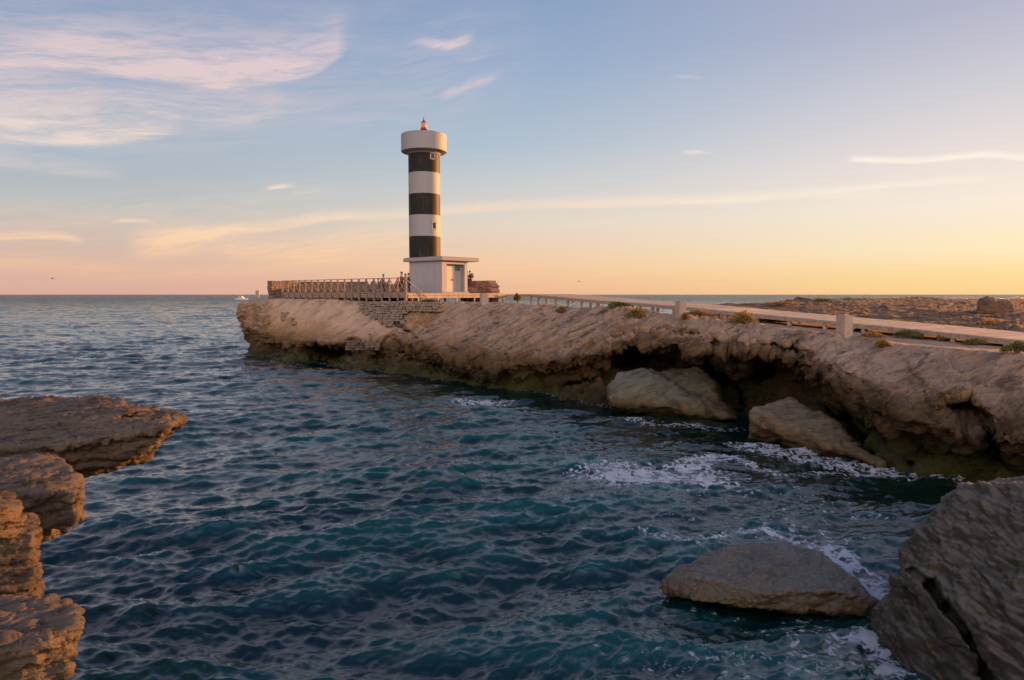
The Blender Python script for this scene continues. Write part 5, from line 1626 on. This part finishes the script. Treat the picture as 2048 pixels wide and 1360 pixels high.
def person(x, y, z, h, face_deg, shirt, trousers, label, hair=HAIRD, pose='stand', arm='down', lean=0.0, legs_bare=False, hat=None):
    o = empty('person', (x, y, z), math.radians(face_deg))
    tag(o, label, 'person', 'visitors on the lighthouse deck')
    s = h / 1.75
    hip = 0.92
    if pose == 'sit':
        hip = 0.16
    # faces +X locally
    pel = Vector((0, 0, hip))
    chest = pel + Vector((0.03 + lean * .5, 0, 0.30))
    neck = pel + Vector((0.0 + lean, 0, 0.55))
    hd0 = neck + Vector((0.02, 0, 0.10))
    hd1 = neck + Vector((0.035, 0, 0.20))
    V_, E_, R_ = [], [], []
    def add(p, r, par=None):
        V_.append(Vector(p) * s)
        R_.append(tuple(q * s for q in r) if isinstance(r, tuple) else r * s)
        if par is not None:
            E_.append((par, len(V_) - 1))
        return len(V_) - 1
    ip = add(pel, (0.15, 0.11))
    ic = add(chest, (0.16, 0.11), ip)
    ish = add(neck - Vector((0, 0, 0.07)), (0.12, 0.08), ic)
    inn = add(neck, 0.055, ish)
    ih = add(hd0, (0.075, 0.085), inn)
    ih2 = add(hd1, (0.08, 0.095), ih)
    add(hd1 + Vector((0, 0, 0.06)), 0.05, ih2)
    add(hd0 + Vector((0.10, 0, 0.03)), 0.018, ih)      # nose
    LEG, ARM = [], []
    for sg_ in (-1, 1):
        hp = pel + Vector((0, sg_ * 0.09, -0.05))
        if pose == 'sit':
            kn = Vector((0.40, sg_ * 0.16, 0.36))
            an = Vector((0.62, sg_ * 0.14, 0.07))
        else:
            st = 0.05 * sg_
            kn = Vector((0.03 + st, sg_ * 0.10, 0.50))
            an = Vector((-0.02 + st * 1.6, sg_ * 0.10, 0.09))
        i1 = add(hp, 0.085, ip)
        i2 = add(kn, 0.058, i1)
        i3 = add(an, 0.040, i2)
        add(an + Vector((0.13, sg_ * 0.02, -0.045)), 0.035, i3)
        LEG.append((hp, kn, an))
        sh = neck + Vector((0, sg_ * 0.17, -0.09))
        if arm == 'down' or (arm == 'one' and sg_ < 0):
            el_, wr = sh + Vector((-0.03, sg_ * 0.05, -0.28)), sh + Vector((0.06, sg_ * 0.06, -0.52))
        elif arm == 'phone' or arm == 'one':
            el_, wr = sh + Vector((0.16, sg_ * 0.04, -0.22)), sh + Vector((0.36, -sg_ * 0.06, -0.03))
        else:
            el_, wr = sh + Vector((0.12, sg_ * 0.07, -0.25)), sh + Vector((0.34, sg_ * 0.02, -0.33))
        j1 = add(sh, 0.055, ish)
        j2 = add(el_, 0.042, j1)
        j3 = add(wr, 0.030, j2)
        dd_ = (wr - el_).normalized()
        j4 = add(wr + dd_ * 0.07, (0.038, 0.022), j3)
        ARM.append((sh, el_, wr, dd_))
    body = skin_mesh('body', V_, E_, R_, SKIN, o)
    for (sh, el_, wr, dd_) in ARM:
        for f_ in range(5):
            side = dd_.cross(Vector((0.3, 0, 1))).normalized()
            base = wr + dd_ * 0.09 + side * (f_ - 2) * 0.018
            ln_ = (0.05, 0.075, 0.085, 0.075, 0.06)[f_]
            tip = base + dd_ * ln_ * 0.8 - Vector((0, 0, ln_ * 0.35))
            mbf = MB()
            mbf.tube([base * s, (base + tip) * 0.5 * s + Vector((0, 0, 0.006)), tip * s], [0.009 * s, 0.008 * s, 0.006 * s], 6)
            tmp = mbf.build('f', SKIN, None, True)
            bmj = bmesh.new()
            bmj.from_mesh(body.data)
            bmj.from_mesh(tmp.data)
            bmj.to_mesh(body.data)
            bmj.free()
            bpy.data.objects.remove(tmp)
    # shirt
    V_, E_, R_ = [], [], []
    ip = add(pel + Vector((0, 0, -0.03)), (0.17, 0.13))
    ic = add(chest, (0.185, 0.13), ip)
    ish = add(neck - Vector((0, 0, 0.08)), (0.15, 0.10), ic)
    for (sh, el_, wr, _) in ARM:
        j1 = add(sh, 0.075, ish)
        j2 = add(el_ * 0.9 + sh * 0.1, 0.062, j1)
        if hair is HAIRD:
            add(wr * 0.8 + el_ * 0.2, 0.045, j2)
    skin_mesh('shirt', V_, E_, R_, shirt, o)
    V_, E_, R_ = [], [], []
    ip = add(pel + Vector((0, 0, -0.02)), (0.165, 0.125))
    for hp, kn, an in LEG:
        i1 = add(hp, 0.105, ip)
        i2 = add(kn, 0.078, i1)
        if not legs_bare:
            add(an * 0.92 + kn * 0.08, 0.062, i2)
    skin_mesh('trousers', V_, E_, R_, trousers, o)
    mbh = MB()
    c = (hd1 + Vector((-0.018, 0, 0.022))) * s
    prof = [(0.105 * math.cos(t_), 0.115 * math.sin(t_)) for t_ in np.linspace(-0.25, 1.5, 8)]
    mbh.lathe([(a * s, b * s) for a, b in prof], 18, (c.x, c.y, c.z))
    if hair is HAIRL:
        nb = (neck + Vector((-0.09, 0, 0.0))) * s
        mbh.tube([Vector((c.x - 0.06 * s, c.y, c.z)), nb, nb - Vector((0, 0, 0.14 * s))], [0.07 * s, 0.06 * s, 0.03 * s], 10)
    mbh.build('hair', hair, o, True)
    if hat:
        mbh = MB()
        c = hd1 * s
        mbh.lathe([(0.18 * s, 0.03), (0.185 * s, 0.045), (0.11 * s, 0.07), (0.09 * s, 0.15)], 16, (c.x, c.y, c.z))
        mbh.build('hat', hat, o, autos=50)
    return o
def on_deck(px, Y):
    p = P(px, 580, Y=Y)
    return p[0], p[1], DZ + 0.004
T_NAVY = cloth('navy_trousers', (0.03, 0.04, 0.09))
T_DARK = cloth('dark_trousers', (0.035, 0.03, 0.03))
person(*on_deck(767.5, 60.5), 1.66, 200, cloth('red_top', (0.42, 0.07, 0.06)), T_DARK, 'person in a red top standing at the deck fence left of the group', arm='rail')
person(*on_deck(803, 58.6), 1.80, -20, cloth('dark_red_checked_shirt', (0.22, 0.03, 0.03)), T_NAVY, 'tallest person in a dark red shirt at the near end of the fence', arm='phone')
person(*on_deck(811.5, 59.6), 1.66, 190, cloth('red_orange_top', (0.40, 0.09, 0.05)), T_DARK, 'person in a red top huddled beside the tall one in dark red', arm='phone')
person(*on_deck(817.8, 60.2), 1.74, 170, cloth('brown_jacket', (0.07, 0.05, 0.04)), cloth('blue_jeans', (0.05, 0.08, 0.20)), 'person in blue jeans and dark top against the left wall of the lighthouse house', arm='down')
person(*on_deck(796, 58.2), 1.32, 215, cloth('pink_top', (0.55, 0.27, 0.33)), T_DARK, 'fair haired child in a pink top behind the fence', HAIRL, arm='rail', legs_bare=True)
person(*on_deck(757, 60.8), 1.28, 160, cloth('orange_top', (0.45, 0.20, 0.07)), cloth('khaki_shorts', (0.18, 0.15, 0.08)), 'child in an orange brown top behind the fence left of the red top', HAIRD, arm='down', legs_bare=True)
person(*on_deck(748.5, 61.2), 1.50, 250, cloth('rose_top', (0.50, 0.18, 0.25)), T_NAVY, 'person in a rose top sitting on the deck behind the fence', HAIRL, pose='sit', arm='rail')
hx, hy = pxy(940.5, 66.3)
hz = zat(940.5, 576.3, 66.3)
person(hx, hy, hz, 1.66, 160, cloth('olive_jacket', (0.10, 0.08, 0.06)), cloth('brown_trousers', (0.11, 0.06, 0.04)), 'person with a backpack standing before the reddish rubble wall', arm='phone')
person(*pxy(934.5, 66.9), hz, 1.62, 10, cloth('dark_top', (0.08, 0.05, 0.05)), T_DARK, 'person half hidden behind the right corner of the lighthouse house', arm='one')
mb = MB()
ang = math.radians(160)
bk = Vector((hx, hy, hz + 1.20)) - Vector((math.cos(ang), math.sin(ang), 0)) * 0.21
mb.obox(bk, (math.cos(ang), math.sin(ang), 0), (-math.sin(ang), math.cos(ang), 0), (0, 0, 1), (0.10, 0.15, 0.24), 0.05)
mb.obox(bk - Vector((math.cos(ang), math.sin(ang), 0)) * 0.11 - Vector((0, 0, 0.07)), (math.cos(ang), math.sin(ang), 0), (-math.sin(ang), math.cos(ang), 0), (0, 0, 1), (0.04, 0.11, 0.12), 0.03)
tag(mb.build('backpack', cloth('grey_backpack', (0.16, 0.15, 0.13))), 'grey backpack worn by the person before the rubble wall', 'backpack')
